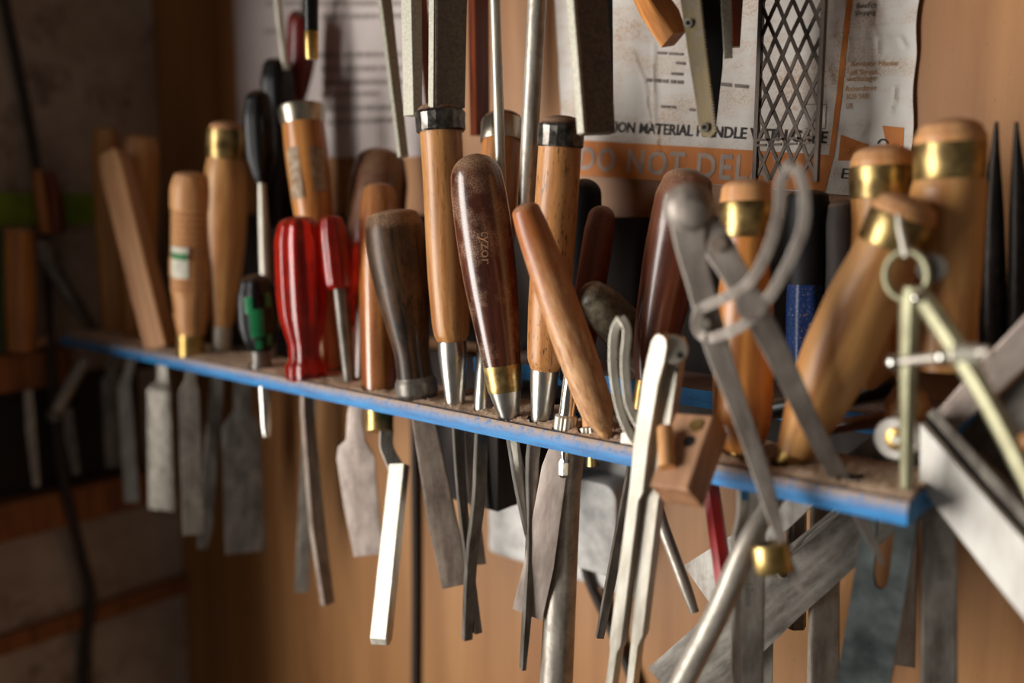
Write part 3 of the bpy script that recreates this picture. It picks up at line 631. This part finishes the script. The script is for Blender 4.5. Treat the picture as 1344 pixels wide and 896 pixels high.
# ---------------------------------------------------------------- spring dividers
t = T('spring_dividers', 'yellowish spring dividers with round spring and adjusting screw at right end', 'dividers', (1190, 642, .014), (1186, 300, .0))
rg = []
for k in range(25):
    a = 2*PI*k/24; rg.append((1190+28*math.cos(a), 361+32*math.sin(a), -.004, 4.6))
t.sweep('spring', rg, 'yellow', smooth=2, hole=False)
t.sweep('finger_stem', [(1179, 282, -.006, 4), (1182, 300, -.006, 6), (1190, 335, -.004, 6)], 'satin', hole=False)
t.sweep('leg', [(1196, 376, -.004, 9), (1195, 402, -.003, 13.5), (1193, 460, 0, 12), (1191, 540, .006, 10), (1189, 641, .014, 8)], 'yellow', n=8, smooth=3)
t.sweep('leg', [(1205, 380, -.006, 9), (1222, 405, -.01, 14), (1262, 467, -.02, 14.5), (1300, 532, -.03, 12), (1337, 605, -.04, 10.5), (1372, 680, -.05, 9)], 'yellow', n=8, smooth=3, hole=False)
t.disc('pivot', 1203, 391, -.012, 8, .008, 'chrome', dome=True)
h = t.sweep('adjusting_screw', [(1174, 475, -.014, 6), (1240, 468, -.02, 7), (1300, 461, -.026, 7)], 'grey', hole=False)
for px, py, yy, r in ((1174, 475, -.014, 11), (1239, 468, -.02, 12)):
    c = U(px, py, yy); R = m_(r, c); V, F = sweep_geo([c+RT*(R*math.sin(a)) for a in [-1.5+.3*i for i in range(11)]], [max(R*math.cos(a), .0001) for a in [-1.5+.3*i for i in range(11)]], [max(R*math.cos(a), .0001) for a in [-1.5+.3*i for i in range(11)]], section('round', 16), fixed=UP); t.add('ball_end', V, F, 'chrome', h)
for px in (1258, 1270, 1282): t.sweep('nut', [(px-4.5, 466, -.022, 15), (px+4.5, 465, -.022, 15)], 'satin', n=12, hole=False, parent=h, flat=True)
t.disc('thumb_nut', 1224, 352, .004, 19, .012, 'dark')
# ---------------------------------------------------------------- sliding bevel and square at the right edge
t = T('angle_gauge', 'white metal angle gauge with round brass screw at the right edge', 'gauge', (1180, 600, .036), (1182, 545, .036))
V, F = poly_plate([(1208, 556), (1300, 660), (1420, 795), (1420, 905), (1300, 757), (1207, 637)], .032, .018); st = t.add('stock', V, F, 'alu', flat=True)
V, F = poly_plate([(1214, 550), (1228, 546), (1420, 760), (1420, 790)], .040, .006); t.add('slot', V, F, 'hole', st, flat=True)
t.sweep('rim', [(1222, 540, .036, 6), (1300, 628, .036, 7), (1420, 762, .036, 7)], 'grey', 'rect', .012, hole=False)
h = t.disc('round_end', 1180, 573, .040, 28, .014, 'alu', dirv=Vector((0, -1, 0))); t.disc('brass_screw', 1179, 575, .033, 15, .004, 'brass', parent=h, dirv=Vector((0, -1, 0)), off=.002); t.disc('screw_pin', 1179, 575, .031, 6, .004, 'satin', parent=h, dirv=Vector((0, -1, 0)), off=.003)
V, F = poly_plate([(897, 742), (932, 792), (985, 740), (1068, 662), (1190, 590), (1165, 556), (1035, 655)], .070, .003); bl = t.add('blade', V, F, 'platelight', flat=True)
t = T('combination_square', 'pale steel square frame filling the right edge behind the dividers', 'square', (1232, 566, .056), (1330, 445, .056))
t.sweep('arm', [(1232, 562, .056, 15), (1300, 495, .056, 21), (1420, 372, .056, 24)], 'pinksteel', 'rect', .008, hole=False)
t.sweep('arm', [(1240, 562, .054, 8), (1300, 622, .054, 8), (1420, 742, .054, 9)], 'grey', 'rect', .010, hole=False)
V, F = poly_plate([(1262, 566), (1420, 418), (1420, 735)], .064, .004); t.add('plate', V, F, 'dark', flat=True)
t.disc('knob', 1350, 580, .056, 15, .012, 'orange', dome=True)
bar('steel_rule', 'wide slanting steel rule with a hole crossing below the right of the board', 'rule', [(1200, 625, .082, 34), (1120, 695, .082, 35), (1020, 780, .080, 38), (880, 910, .076, 42)], 'dark', .002, part='blade')
r_ = TOOLS[-1]; r_.disc('hole_rim', 1027, 752, .078, 8, .002, 'satin', off=.002); r_.disc('rule_hole', 1028, 752, .078, 5.5, .002, 'hole', off=.0026)
t = T('wire_loop', 'thin twisted dark wires lying across the slanting rule', 'wire', (1038, 728, .072), (1120, 662, .072))
t.sweep('wire', [(1036, 730, .074, 2), (1070, 690, .072, 2), (1110, 664, .07, 2)], 'dark', n=6, smooth=4, hole=False)
t.sweep('wire', [(1038, 728, .074, 2), (1080, 694, .072, 2), (1116, 666, .07, 2)], 'dark', n=6, smooth=4, hole=False)
t = T('plane_iron', 'dark blued plane iron with long slot below right end of the board', 'plane iron', (1130, 900, .06), (1170, 660, .06))
V, F = poly_plate([(1140, 640), (1153, 640), (1146, 756), (1149, 770), (1157, 774), (1164, 769), (1168, 752), (1180, 640), (1212, 640), (1162, 935), (1091, 935)], .050, .003); t.add('iron', V, F, 'plane', flat=True)
b = bar('chisel', 'dark wide flat chisel blade stamped 18mm at the lower right', 'chisel', [(1236, 560, .064, 16), (1232, 640, .064, 20), (1232, 935, .064, 22)], 'dark', .006, 8)
b.text('size_stamp', '18mm', U(1236, 741, .064), .0045, 'ink', -90, parent=b.parts[0], yy=-.0046)
bar('hex_bar', 'short dark hexagonal bar end below the slanting rule', 'bar', [(1046, 620, .11, 13), (1044, 822, .11, 14)], 'dark', None, kind='hex', part='bar')
bar('chisel', 'grey flat chisel blade hanging right of the short hexagonal bar', 'chisel', [(1084, 600, .092, 18), (1080, 935, .092, 20)], 'grey', .006, 25)
bar('chisel', 'narrow pale blade at the bottom edge left of hexagonal bar', 'chisel', [(1010, 600, .092, 9), (1003, 935, .092, 10)], 'satin', .004)
bar('chisel', 'short dark blade ending between plane iron and the 18mm blade', 'chisel', [(1192, 600, .092, 12), (1187, 872, .092, 13)], 'rusty', .005)
bar('pencil', 'red hexagonal pencil hanging through the board beside wooden block', 'pencil', [(918, 565, .030, 11), (932, 632, .024, 11.5), (953, 780, .018, 12.5)], 'redpaint', None, kind='hex', part='body')
bar('socket_wrench', 'bent grey steel tube slanting down left under the compass leg', 'wrench', [(1038, 622, .030, 11), (1016, 655, .012, 12), (985, 706, -.004, 14), (966, 748, -.012, 16), (940, 808, -.016, 16), (890, 906, -.02, 16)], 'grey', None, kind='round', smooth=3, part='tube')
# ---------------------------------------------------------------- blades seen only below the board
bar('drill_rod', 'thick grey steel rod dropping below the middle of the board to the bottom', 'rod', [(752, 560, .046, 19), (742, 640, .042, 20), (728, 940, .034, 22)], 'grey', None, kind='round', part='rod')
bar('skew_chisel', 'broad thin grey blade with slanted tip left of the thick rod', 'chisel', [(738, 565, .026, 8), (728, 615, .022, 17), (708, 740, .02, 20), (692, 806, .02, 21, .3)], 'pinksteel', .003, -12)
bar('punch', 'short round-ended steel punch slanting right below the divider hinge', 'punch', [(850, 620, .040, 7), (870, 690, .034, 8), (900, 770, .03, 8), (912, 804, .028, 6)], 'grey', None, kind='round', part='body')
bar('dull_blade', 'dim brown steel strip behind the two thin bent shanks under the board', 'blade', [(614, 540, .05, 6), (620, 640, .05, 6), (632, 740, .05, 6)], 'rusty', .003)
# ---------------------------------------------------------------- tools hanging from above
bar('flat_bar', 'pale narrow steel strip hanging above the dark rosewood handle', 'bar', [(486, -150, .05, 8), (505, 0, .05, 8), (529, 206, .05, 6)], 'fileedge', .006, 30, part='strip')
bar('flat_file', 'slim file with pale toothed edge hanging left of the broad brown file', 'file', [(540, -150, .022, 11), (540, 0, .022, 11), (542, 152, .022, 9)], 'fileedge', .011, 50)
bar('wooden_slip', 'dark red-brown wooden strip hanging between the two files', 'strip', [(548, -120, .08, 8), (553, 0, .08, 8), (566, 150, .08, 7)], 'redwood', .008)
bar('flat_file', 'broad brown flat file hanging above the hammered hoop handle', 'file', [(590, -150, .016, 22), (590, 0, .016, 22), (588, 141, .016, 21)], 'filebrown', .009, 22)
TOOLS[-1].sweep('edge', [(568, -150, .004, 4.5), (568, 0, .004, 4.5), (567, 141, .004, 4.5)], 'fileedge', 'rect', .003, -40, hole=False)
bar('flat_file', 'broad brown file with pale edge and square end before the courier bag', 'file', [(763, -150, .010, 23), (772, 0, .010, 23), (784, 176, .010, 22)], 'filebrown', .010, 24)
TOOLS[-1].sweep('edge', [(741, -150, -.006, 6), (750, 0, -.006, 6), (764, 175, -.006, 6)], 'fileedge', 'rect', .003, -40, hole=False)
bar('wooden_slip', 'dark brown wooden strip hanging just right of the broad brown file', 'strip', [(626, -140, .11, 12), (628, 0, .11, 12), (630, 178, .11, 11)], 'redwood', .010, 35)
bar('thin_blade', 'thin black strip hanging right behind the square-ended file', 'blade', [(795, -130, .05, 6), (798, 0, .05, 6), (800, 132, .05, 5)], 'blackmat', .003, part='strip')
t = T('tube_pen', 'black tube with brass tip hanging in front of the white sheet', 'tube', (409, 80, .03), (408, -60, .03))
t.sweep('tube', [(407, -150, .03, 10), (408, 0, .03, 10), (408.5, 41, .03, 9.5)], 'black', n=18); t.lathe('tip', [(39, 8), (42, 9.5), (74, 9), (78, 8)], 'brass', smooth=False)
t = T('screwdriver', 'maroon tapered plastic handle on white sheet behind the black tube', 'screwdriver', (392, 140, .135), (398, 22, .135))
t.sweep('handle', [(398, 22, .135, 15), (397, 30, .135, 19), (395, 80, .135, 18), (390, 130, .135, 11), (389, 140, .135, 7)], 'maroon', n=16, smooth=3)
t.sweep('shaft', [(404, -90, .135, 4), (398, 24, .135, 4)], 'dark', n=8)
t = T('hand_tool', 'orange-brown slanted wooden handle end hanging left of the saw blade', 'tool', (884, 56, .06), (838, -60, .06))
t.sweep('handle', [(808, -150, .06, 14), (846, -20, .06, 16), (872, 26, .06, 17), (884, 52, .06, 11)], 'orange', 'rect', .016, 40, smooth=2)
t = T('saw_blade', 'old brassy saw blade with fine teeth and rivets hanging before the bag', 'saw blade', (928, 182, .05), (905, -60, .05))
L = [(880, -150), (893, 0), (903, 70), (914, 140), (917, 170), (922, 179), (932, 181), (938, 174)]
R_ = []; rr = [(938, 174), (934, 140), (926, 80), (919, 20), (916, -10), (906, -150)]
for (x0, y0), (x1, y1) in zip(rr, rr[1:]):
    n = max(1, int(abs(y1-y0)/4.2))
    for i in range(n):
        u = i/n; v = (i+.75)/n
        R_ += [(x0+(x1-x0)*u, y0+(y1-y0)*u), (x0+(x1-x0)*v+3.6, y0+(y1-y0)*v)]
V, F = poly_plate(L+R_[1:]+[(906, -150)], .052, .0018); bl = t.add('blade', V, F, 'sawsteel', flat=True)
for px, py in ((903, 30), (924, 167)): q = t.disc('rivet', px, py, .050, 6, .003, 'satin', parent=None); t.disc('rivet_hole', px, py, .050, 3, .0036, 'hole', parent=q)
bar('black_blade', 'tapering black blade hanging close behind the toothed saw blade', 'blade', [(936, -140, .09, 18), (934, 0, .09, 18), (933, 90, .09, 15), (933, 172, .09, 6)], 'blackmat', .004)
bar('flat_bar', 'short pale grained steel strip hanging between saw blade and rasp mesh', 'bar', [(950, -140, .08, 7), (953, 0, .08, 7), (956, 76, .08, 5.5)], 'fileedge', .004)
bar('wooden_slip', 'short brown wooden strip behind the short pale strip', 'strip', [(962, -140, .11, 9), (966, 0, .11, 9), (964, 62, .11, 7)], 'redwood', .006)
# expanded metal rasp plate
t = T('rasp_plate', 'openwork diamond mesh rasp plate hanging in front of the courier bag', 'rasp', (1032, 236, .13), (1032, -60, .13))
a = U(991, 236, .13); b = U(1071, 236, .13); x0, x1 = a.x, b.x; ztop = .41; zbot = a.z; Wd = x1-x0; nc = 4; cw = Wd/nc; chh = cw*2.15
V = []; F = []
def addbar(p, q, hw, ht):
    vv, ff = sweep_geo([p, q], [hw]*2, [ht]*2, [(1, 1), (-1, 1), (-1, -1), (1, -1)], fixed=Vector((0, 1, 0))); F.extend(tuple(i+len(V) for i in f) for f in ff); V.extend(vv)
rows = int((ztop-zbot)/chh*2)+1
for r in range(rows):
    za = zbot+r*chh/2; zb = min(za+chh/2, ztop)
    for c in range(nc):
        xl = x0+c*cw; xm = xl+cw/2; xr = xl+cw
        if r % 2 == 0: prs = ((xl, xm), (xr, xm))
        else: prs = ((xm, xl), (xm, xr))
        for xa, xb in prs: addbar(Vector((xa, .13+.0008*math.sin(r*2+c), za)), Vector((xb, .13-.0008*math.sin(r+c), zb)), .0011, .0008)
o = t.add('mesh', V, F, 'mesh', flat=True); o['kind'] = 'stuff'
for xx in (x0, x1):
    V, F = sweep_geo([Vector((xx, .13, zbot-.002)), Vector((xx, .13, ztop))], [.0016]*2, [.0022]*2, section('rect'), fixed=Vector((0, 1, 0))); t.add('edge', V, F, 'mesh', flat=True)
zc = U(1030, 186, .13).z
for c in range(nc):
    for dz in (-.0018, .0018):
        p = Vector((x0+(c+.2)*cw, .127, zc+dz)); V, F = sweep_geo([p, p+Vector((cw*.62, 0, 0))], [.0008]*2, [.0008]*2, [(1, 1), (-1, 1), (-1, -1), (1, -1)], fixed=Vector((0, 1, 0))); t.add('rib', V, F, 'mesh', flat=True)
# ---------------------------------------------------------------- papers on the back wall
def creases(px):
    return [[U(x, y, WALL_Y) for x, y in c] for c in px]
CR = creases([[(1148, 38), (1156, 52), (1155, 72)], [(1118, 48), (1119, 62), (1114, 80)], [(1184, 50), (1190, 62)], [(1177, 116), (1176, 132), (1170, 148)], [(1140, 164), (1128, 185), (1115, 198)],
              [(835, 70), (850, 110), (856, 165)], [(862, 60), (861, 150), (868, 200)], [(1074, 225), (1075, 238)]])
def segd(x, z, a, b):
    dx, dz = b.x-a.x, b.z-a.z; t_ = max(0, min(1, ((x-a.x)*dx+(z-a.z)*dz)/(dx*dx+dz*dz)))
    return math.hypot(x-a.x-t_*dx, z-a.z-t_*dz)
def bagd(x, z):
    d = .0035+.0016*noise.noise((x*22, 1, z*16))+.0006*noise.noise((x*80, 3, z*60))
    for c in CR:
        m = min(segd(x, z, c[i], c[i+1]) for i in range(len(c)-1))
        if m < .006: d += .0016*math.exp(-(m/.0013)**2)
    return d
def sheetd(x, z): return .002+.0012*noise.noise((x*12, 5, z*12))
def sheet(t, name, quad, disp, mat, nu, nv, off=0, wob=0, parent=None, base=None):
    """grid hung on the wall; quad: four picture corners tl, tr, br, bl meeting the wall"""
    q = [U(x, y, WALL_Y) for x, y in quad]; V = []; F = []
    for j in range(nv+1):
        for i in range(nu+1):
            u, v = i/nu, j/nv; p = (q[0]*(1-u)+q[1]*u)*(1-v)+(q[3]*(1-u)+q[2]*u)*v
            if wob and i == nu: p.x += wob*noise.noise((0, 7, p.z*28))
            p.y = WALL_Y-disp(p.x, p.z)-off; V.append(p)
    for j in range(nv):
        for i in range(nu): a = j*(nu+1)+i; F.append((a, a+1, a+nu+2, a+nu+1))
    n0 = len(V)
    if base is not None:                # film thickness
        V += [p+Vector((0, base, 0)) for p in V[:n0]]; F += [tuple(k+n0 for k in reversed(f)) for f in list(F)]
        for i in range(nu): F.append((i, i+n0, i+1+n0, i+1)); b = nv*(nu+1)+i; F.append((b, b+1, b+1+n0, b+n0))
        for j in range(nv): a = j*(nu+1); F.append((a, a+nu+1, a+nu+1+n0, a+n0)); a += nu; F.append((a, a+n0, a+nu+1+n0, a+nu+1))
    return t.add(name, V, F, mat, parent, sharp=60)
def wall_text(t, name, body, p0, p1, hpx, disp, mat, parent, off=.0007, sp=1.0, bold=0):
    V0, F = text_geo(body, sp, bold); xs = [v[0] for v in V0]; ys = [v[1] for v in V0]
    a, b = U(*p0, WALL_Y), U(*p1, WALL_Y); e = b-a; upv = Vector((-e.z, 0, e.x)).normalized()*m_(hpx, a); V = []
    low = min(ys) if not any(c in body for c in 'gpqyj') else 0; hi = max(ys)
    for x, y in V0:
        p = a+e*((x-min(xs))/(max(xs)-min(xs)))+upv*((y-min(ys))/(hi-min(ys)))
        p.y = WALL_Y-disp(p.x, p.z)-off; V.append(p)
    return t.add(name, V, F, mat, parent, flat=True)
t = thing('courier_bag', 'crumpled white courier bag with orange print pinned to the wooden wall', 'bag', U(960, 245, WALL_Y))
bag = sheet(t, 'film', [(728, -60), (1213, -60), (1193, 262), (744, 228)], bagd, 'bag', 170, 110, 0, .004, base=.0012)
sheet(t, 'orange_band', [(746, 183), (1098, 204), (1086, 252), (747, 229)], bagd, 'oprint', 120, 16, .0004, parent=bag)
sheet(t, 'orange_stripe', [(1121, -55), (1129, -55), (1098, 204), (1091, 203)], bagd, 'oprint', 3, 90, .0004, parent=bag)
sheet(t, 'orange_patch', [(1106, 177), (1142, 190), (1142, 211), (1103, 211)], bagd, 'oprint', 14, 12, .0004, parent=bag)
sheet(t, 'orange_patch', [(1160, 165), (1188, 168), (1186, 208), (1168, 206)], bagd, 'oprint', 12, 14, .0004, parent=bag)
wall_text(t, 'warning_lettering', 'DO NOT DELAY', (764, 223), (1040, 243), 30, bagd, 'wtext', bag, .0009, 1.15, .022)
wall_text(t, 'black_lettering', 'INFORMATION MATERIAL HANDLE WITH CARE', (742, 170), (1088, 189), 13, bagd, 'ink', bag, bold=.02)
wall_text(t, 'address_lettering', 'parr', (1127, 1), (1146, 1), 9, bagd, 'ink', bag)
wall_text(t, 'address_lettering', '8weFck', (1127, 13), (1154, 11), 7, bagd, 'ink', bag)
wall_text(t, 'address_lettering', 'Shippig', (1125, 24), (1152, 22), 8, bagd, 'ink', bag)
for tx, p0, p1 in (('Kevanor House', (1120, 88), (1180, 87)), ('off Street', (1118, 100), (1154, 98)), ('wessage', (1113, 110), (1152, 109)), ('Rabordtree', (1112, 121), (1152, 119)), ('SO5 5AR', (1112, 131), (1142, 130)), ('UK', (1112, 143), (1121, 143))):
    wall_text(t, 'orange_lettering', tx, p0, p1, 7, bagd, 'otext', bag)
wall_text(t, 'black_lettering', 'E', (1107, 234), (1117, 235), 13, bagd, 'ink', bag)
# small arc mark, box outline, faded lines of print
for q in ([(1060, 137), (1088, 137), (1088, 138.2), (1060, 138.2)], [(1087, 137), (1088, 137), (1086, 169), (1085, 169)], [(1060, 168.5), (1086, 168.5), (1086, 169.6), (1060, 169.6)]): sheet(t, 'printed_box', q, bagd, 'fadedink', 6, 6, .0006, parent=bag)
V = []; F = []
for k in range(13):
    a_ = math.radians(15+150*k/12)
    for r in (8, 6):
        p = U(1161-r*math.cos(a_), 191-r*math.sin(a_)*1.1, WALL_Y); p.y = WALL_Y-bagd(p.x, p.z)-.0008; V.append(p)
for k in range(12): F.append((2*k, 2*k+1, 2*k+3, 2*k+2))
t.add('printed_arc', V, F, 'ink', bag, flat=True)
def print_lines(t, rows, disp, mat, par):
    for (xa, ya, xb, yb, h) in rows:
        V = []; F = []; a, b = U(xa, ya, WALL_Y), U(xb, yb, WALL_Y); L_ = (b-a).length; s = 0
        while s < L_:
            wl = random.uniform(.003, .011); p = a.lerp(b, s/L_); q = a.lerp(b, min(1, (s+wl)/L_)); hh = m_(h, p)
            n = len(V)
            for c in (p, q):
                for dz in (0, hh):
                    v = c+Vector((0, 0, dz)); v.y = WALL_Y-disp(v.x, v.z)-.0008; V.append(v)
            F.append((n, n+2, n+3, n+1)); s += wl+random.uniform(.0012, .003)
        t.add('print_line', V, F, mat, par, flat=True)
print_lines(t, [(852, 108, 900, 111, 4.5), (934, 112, 985, 117, 4.5), (866, 72, 900, 74, 3.5), (890, 85, 903, 86, 3.5), (884, 99, 900, 100, 3.5), (870, 142, 890, 143, 3.5), (908, 146, 916, 147, 3.5)], bagd, 'fadedink', bag)
t = thing('paper_sheet', 'white printed paper sheet pinned on the wall behind the hanging tube', 'paper', U(430, 205, WALL_Y))
sh = sheet(t, 'sheet', [(304, -70), (590, -50), (588, 205), (316, 208)], sheetd, 'sheet', 40, 40, base=.0004)
print_lines(t, [(352, 8, 574, 8, 6), (424, 26, 574, 24, 6), (348, 44, 372, 44, 5), (420, 76, 574, 74, 6), (424, 94, 574, 92, 6), (426, 112, 574, 110, 6), (424, 128, 500, 126, 6), (430, 146, 574, 143, 6), (432, 164, 520, 161, 6)], sheetd, 'paleink', sh)
# ---------------------------------------------------------------- wall fittings under the board
t = thing('socket_box', 'white rounded plastic socket box on the back wall under the board', 'socket', U(785, 738, WALL_Y))
def rbox(lo, hi, r, n=5):
    """rounded plate: outline in x, z rounded by r, depth in y"""
    out = []
    for cx, cz, a0 in ((hi.x-r, hi.z-r, 0), (lo.x+r, hi.z-r, 90), (lo.x+r, lo.z+r, 180), (hi.x-r, lo.z+r, 270)):
        for k in range(n+1): a = math.radians(a0+90*k/n); out.append((cx+r*math.cos(a), cz+r*math.sin(a)))
    c = ((lo.x+hi.x)/2, (lo.z+hi.z)/2); V = []; m = len(out)
    for y, s in ((hi.y, 1), (lo.y+.004, 1), (lo.y+.001, .96), (lo.y, .9)): V += [Vector((c[0]+(x-c[0])*s, y, c[1]+(z-c[1])*s)) for x, z in out]
    F = [tuple(range(3*m, 4*m)), tuple(range(m-1, -1, -1))]+[(r_*m+i, r_*m+(i+1) % m, r_*m+m+(i+1) % m, r_*m+m+i) for r_ in range(3) for i in range(m)]
    return V, F
lo = U(742, 738, .14); hi = U(814, 636, .14); V, F = rbox(Vector((lo.x, .135, lo.z)), Vector((hi.x, WALL_Y-.004, hi.z)), .014); t.add('body', V, F, 'white')
lo = U(640, 724, .165); hi = U(838, 606, .165); V, F = rbox(Vector((lo.x, .163, lo.z)), Vector((hi.x, WALL_Y, hi.z)), .006); t.add('back_plate', V, F, 'white')
t = T('cable', 'dark grey cable dropping from the white socket box', 'cable', (832, 930, .165), (768, 738, .16))
t.sweep('cable', [(766, 735, .158, 6), (775, 765, .16, 7), (800, 820, .163, 7), (828, 885, .163, 7), (842, 935, .163, 7)], 'cord', smooth=4, n=10, hole=False)
t = T('cable', 'thin dark vertical cord on the wall behind the bright cranked blade', 'cable', (546, 930, .166), (545, 540, .166))
t.sweep('cable', [(543, 480, .166, 5), (545, 620, .166, 6), (546, 760, .166, 6), (545, 935, .166, 6)], 'cord', smooth=4, n=10, hole=False)
# ---------------------------------------------------------------- the blue-edged board with its holes, and the rear rail
def grid_board(t, name, x0, x1, y0, y1, ztop, zbot, mat, holes, cs=.0015):
    nx = int(round((x1-x0)/cs)); ny = int(round((y1-y0)/cs)); cx = (x1-x0)/nx; cy = (y1-y0)/ny
    keep = [[True]*ny for _ in range(nx)]
    for hx, hy, r in holes:
        for i in range(max(0, int((hx-r-x0)/cx)), min(nx, int((hx+r-x0)/cx)+1)):
            for j in range(max(0, int((hy-r-y0)/cy)), min(ny, int((hy+r-y0)/cy)+1)):
                if (x0+(i+.5)*cx-hx)**2+(y0+(j+.5)*cy-hy)**2 < r*r: keep[i][j] = False
    K = lambda i, j: 0 <= i < nx and 0 <= j < ny and keep[i][j]
    idx = {}; V = []; F = []
    def vi(i, j, top):
        k = (i, j, top)
        if k not in idx:
            z = ztop if top else zbot; x = x0+i*cx; y = y0+j*cy
            if j == 0: y += (.0034 if top == 1 else .0 if top == 2 else .0012); z = ztop-.0042 if top == 2 else z
            idx[k] = len(V); V.append(Vector((x, y+.0004*noise.noise((x*60, y*60, z*50)), z)))
        return idx[k]
    for i in range(nx):
        for j in range(ny):
            if not keep[i][j]: continue
            F.append((vi(i, j, 1), vi(i+1, j, 1), vi(i+1, j+1, 1), vi(i, j+1, 1))); F.append((vi(i, j, 0), vi(i, j+1, 0), vi(i+1, j+1, 0), vi(i+1, j, 0)))
            for (di, dj, e) in ((-1, 0, ((i, j+1), (i, j))), (1, 0, ((i+1, j), (i+1, j+1))), (0, -1, ((i, j), (i+1, j))), (0, 1, ((i+1, j+1), (i, j+1)))):
                if not K(i+di, j+dj):
                    a, b = e
                    if dj == -1 and j == 0: F.append((vi(*a, 1), vi(*a, 2), vi(*b, 2), vi(*b, 1))); F.append((vi(*a, 2), vi(*a, 0), vi(*b, 0), vi(*b, 2)))
                    else: F.append((vi(*a, 1), vi(*a, 0), vi(*b, 0), vi(*b, 1)))
    return t.add(name, V, F, mat, sharp=62), keep, nx, ny, cx, cy
def pile(t, keep, nx, ny, cx, cy, x0, y0, z0, amt):
    idx = {}; V = []; F = []
    def hgt(x, y):
        n = noise.noise((x*38, y*38, 4))*.5+noise.noise((x*130, y*130, 9))*.35+noise.noise((x*420, y*420, 2))*.45+noise.noise((x*900, y*900, 7))*.2
        right = max(0, min(1, (x+.10)/.2)); return -.0004+amt*(.0012+.0022*n+.0013*right)
    def vi(i, j):
        if (i, j) not in idx:
            x = x0+i*cx; y = y0+j*cy; e = min(1, (j-3)/4) if j < 7 else 1; h = hgt(x, y); idx[(i, j)] = len(V); V.append(Vector((x, y, z0+(h*e-.0006*(1-e)))))
        return idx[(i, j)]
    for i in range(nx):
        for j in range(3, ny):
            if keep[i][j]: F.append((vi(i, j), vi(i+1, j), vi(i+1, j+1), vi(i, j+1)))
    o = t.add('sawdust', V, F, 'dust', sharp=180); o['kind'] = 'stuff'
    V = []; F = []
    while len(V) < 4*5200:
        x = x0+(nx*cx)*(1-random.random()**1.6*.75); y = y0+.004+(ny*cy-.006)*random.random()
        i, j = int((x-x0)/cx), int((y-y0)/cy)
        if not (0 <= i < nx and 0 <= j < ny and keep[i][j]): continue
        r = random.choice((.0003, .0004, .0005, .0007)); z = z0+max(hgt(x, y), 0)*min(1, max(0, (j-2)/4))+r*.3; n = len(V)
        a0 = random.uniform(0, 6.3)
        for k in range(3): V.append(Vector((x+r*1.3*math.cos(a0+2.1*k), y+r*1.3*math.sin(a0+2.1*k), z-r*random.random()*.6)))
        V.append(Vector((x, y, z+r))); F += [(n, n+1, n+3), (n+1, n+2, n+3), (n+2, n, n+3)]
    o = t.add('sawdust_grains', V, F, 'dust', flat=True); o['kind'] = 'stuff'
BX0, BX1 = -.752, .2345
t = thing('tool_board', 'long blue-edged board full of holes holding the row of tools, dusted with sawdust', 'board', Vector((-.25, .03, -.0128)))
res = grid_board(t, 'board', BX0, BX1, 0, .062, 0, -.0128, 'board', [h for h in HOLES if -.02 < h[1] < .075])
pile(t, *res[1:], BX0, 0, 0, 1.35)
for bx, bw, bz in ((-.70, .02, -.045), (-.185, .085, -.095)):
    V, F = box_geo((bx, .061, bz), (bx+bw, WALL_Y, -.0135)); t.add('bracket', V, F, 'darkwood_and_shade', flat=True)  # wide bracket enlarged and darkened to stand in for shade beside the socket box
t = thing('rear_rail', 'second blue rail close to the wall behind the long front board', 'rail', Vector((-.2, .12, .009)))
V, F = box_geo((-.16, .098, .0085), (BX1-.01, WALL_Y, .0213)); t.add('rail', V, F, 'board', flat=True)
t = thing('shade_panel', 'added dark panel standing in for shade behind the row of handles', 'board', Vector((-.3, WALL_Y-.006, .022)))
V, F = box_geo((-.765, WALL_Y-.012, .0215), (.115, WALL_Y, .142)); V2, F2 = box_geo((-.765, WALL_Y-.012, -.060), (.228, WALL_Y, .0085)); F += [tuple(i+len(V) for i in f) for f in F2]; V += V2; t.add('panel', V, F, 'darkwood_and_shade', flat=True)  # added dark sheet: paints the shade between the handles and below the rail
# ---------------------------------------------------------------- things made of one mesh become that mesh
for t in TOOLS:
    ch = [o for o in t.e.children]
    if len(ch) == 1 and not ch[0].children and ch[0].get('kind') != 'stuff':
        o = ch[0]; o.parent = None; o.matrix_world = t.e.matrix_world if hasattr(t, 'inv') else Matrix()
        o.matrix_world = t.mw
        nm = t.e.name
        for k in ('label', 'category', 'group'):
            if k in t.e: o[k] = t.e[k]
        base = nm.split('.')[0]; bpy.data.objects.remove(t.e); o.name = base
print('objects', len(S.objects), 'holes', len(HOLES), 'tris', sum(len(p.vertices)-2 for o in S.objects if o.type == 'MESH' for p in o.data.polygons))
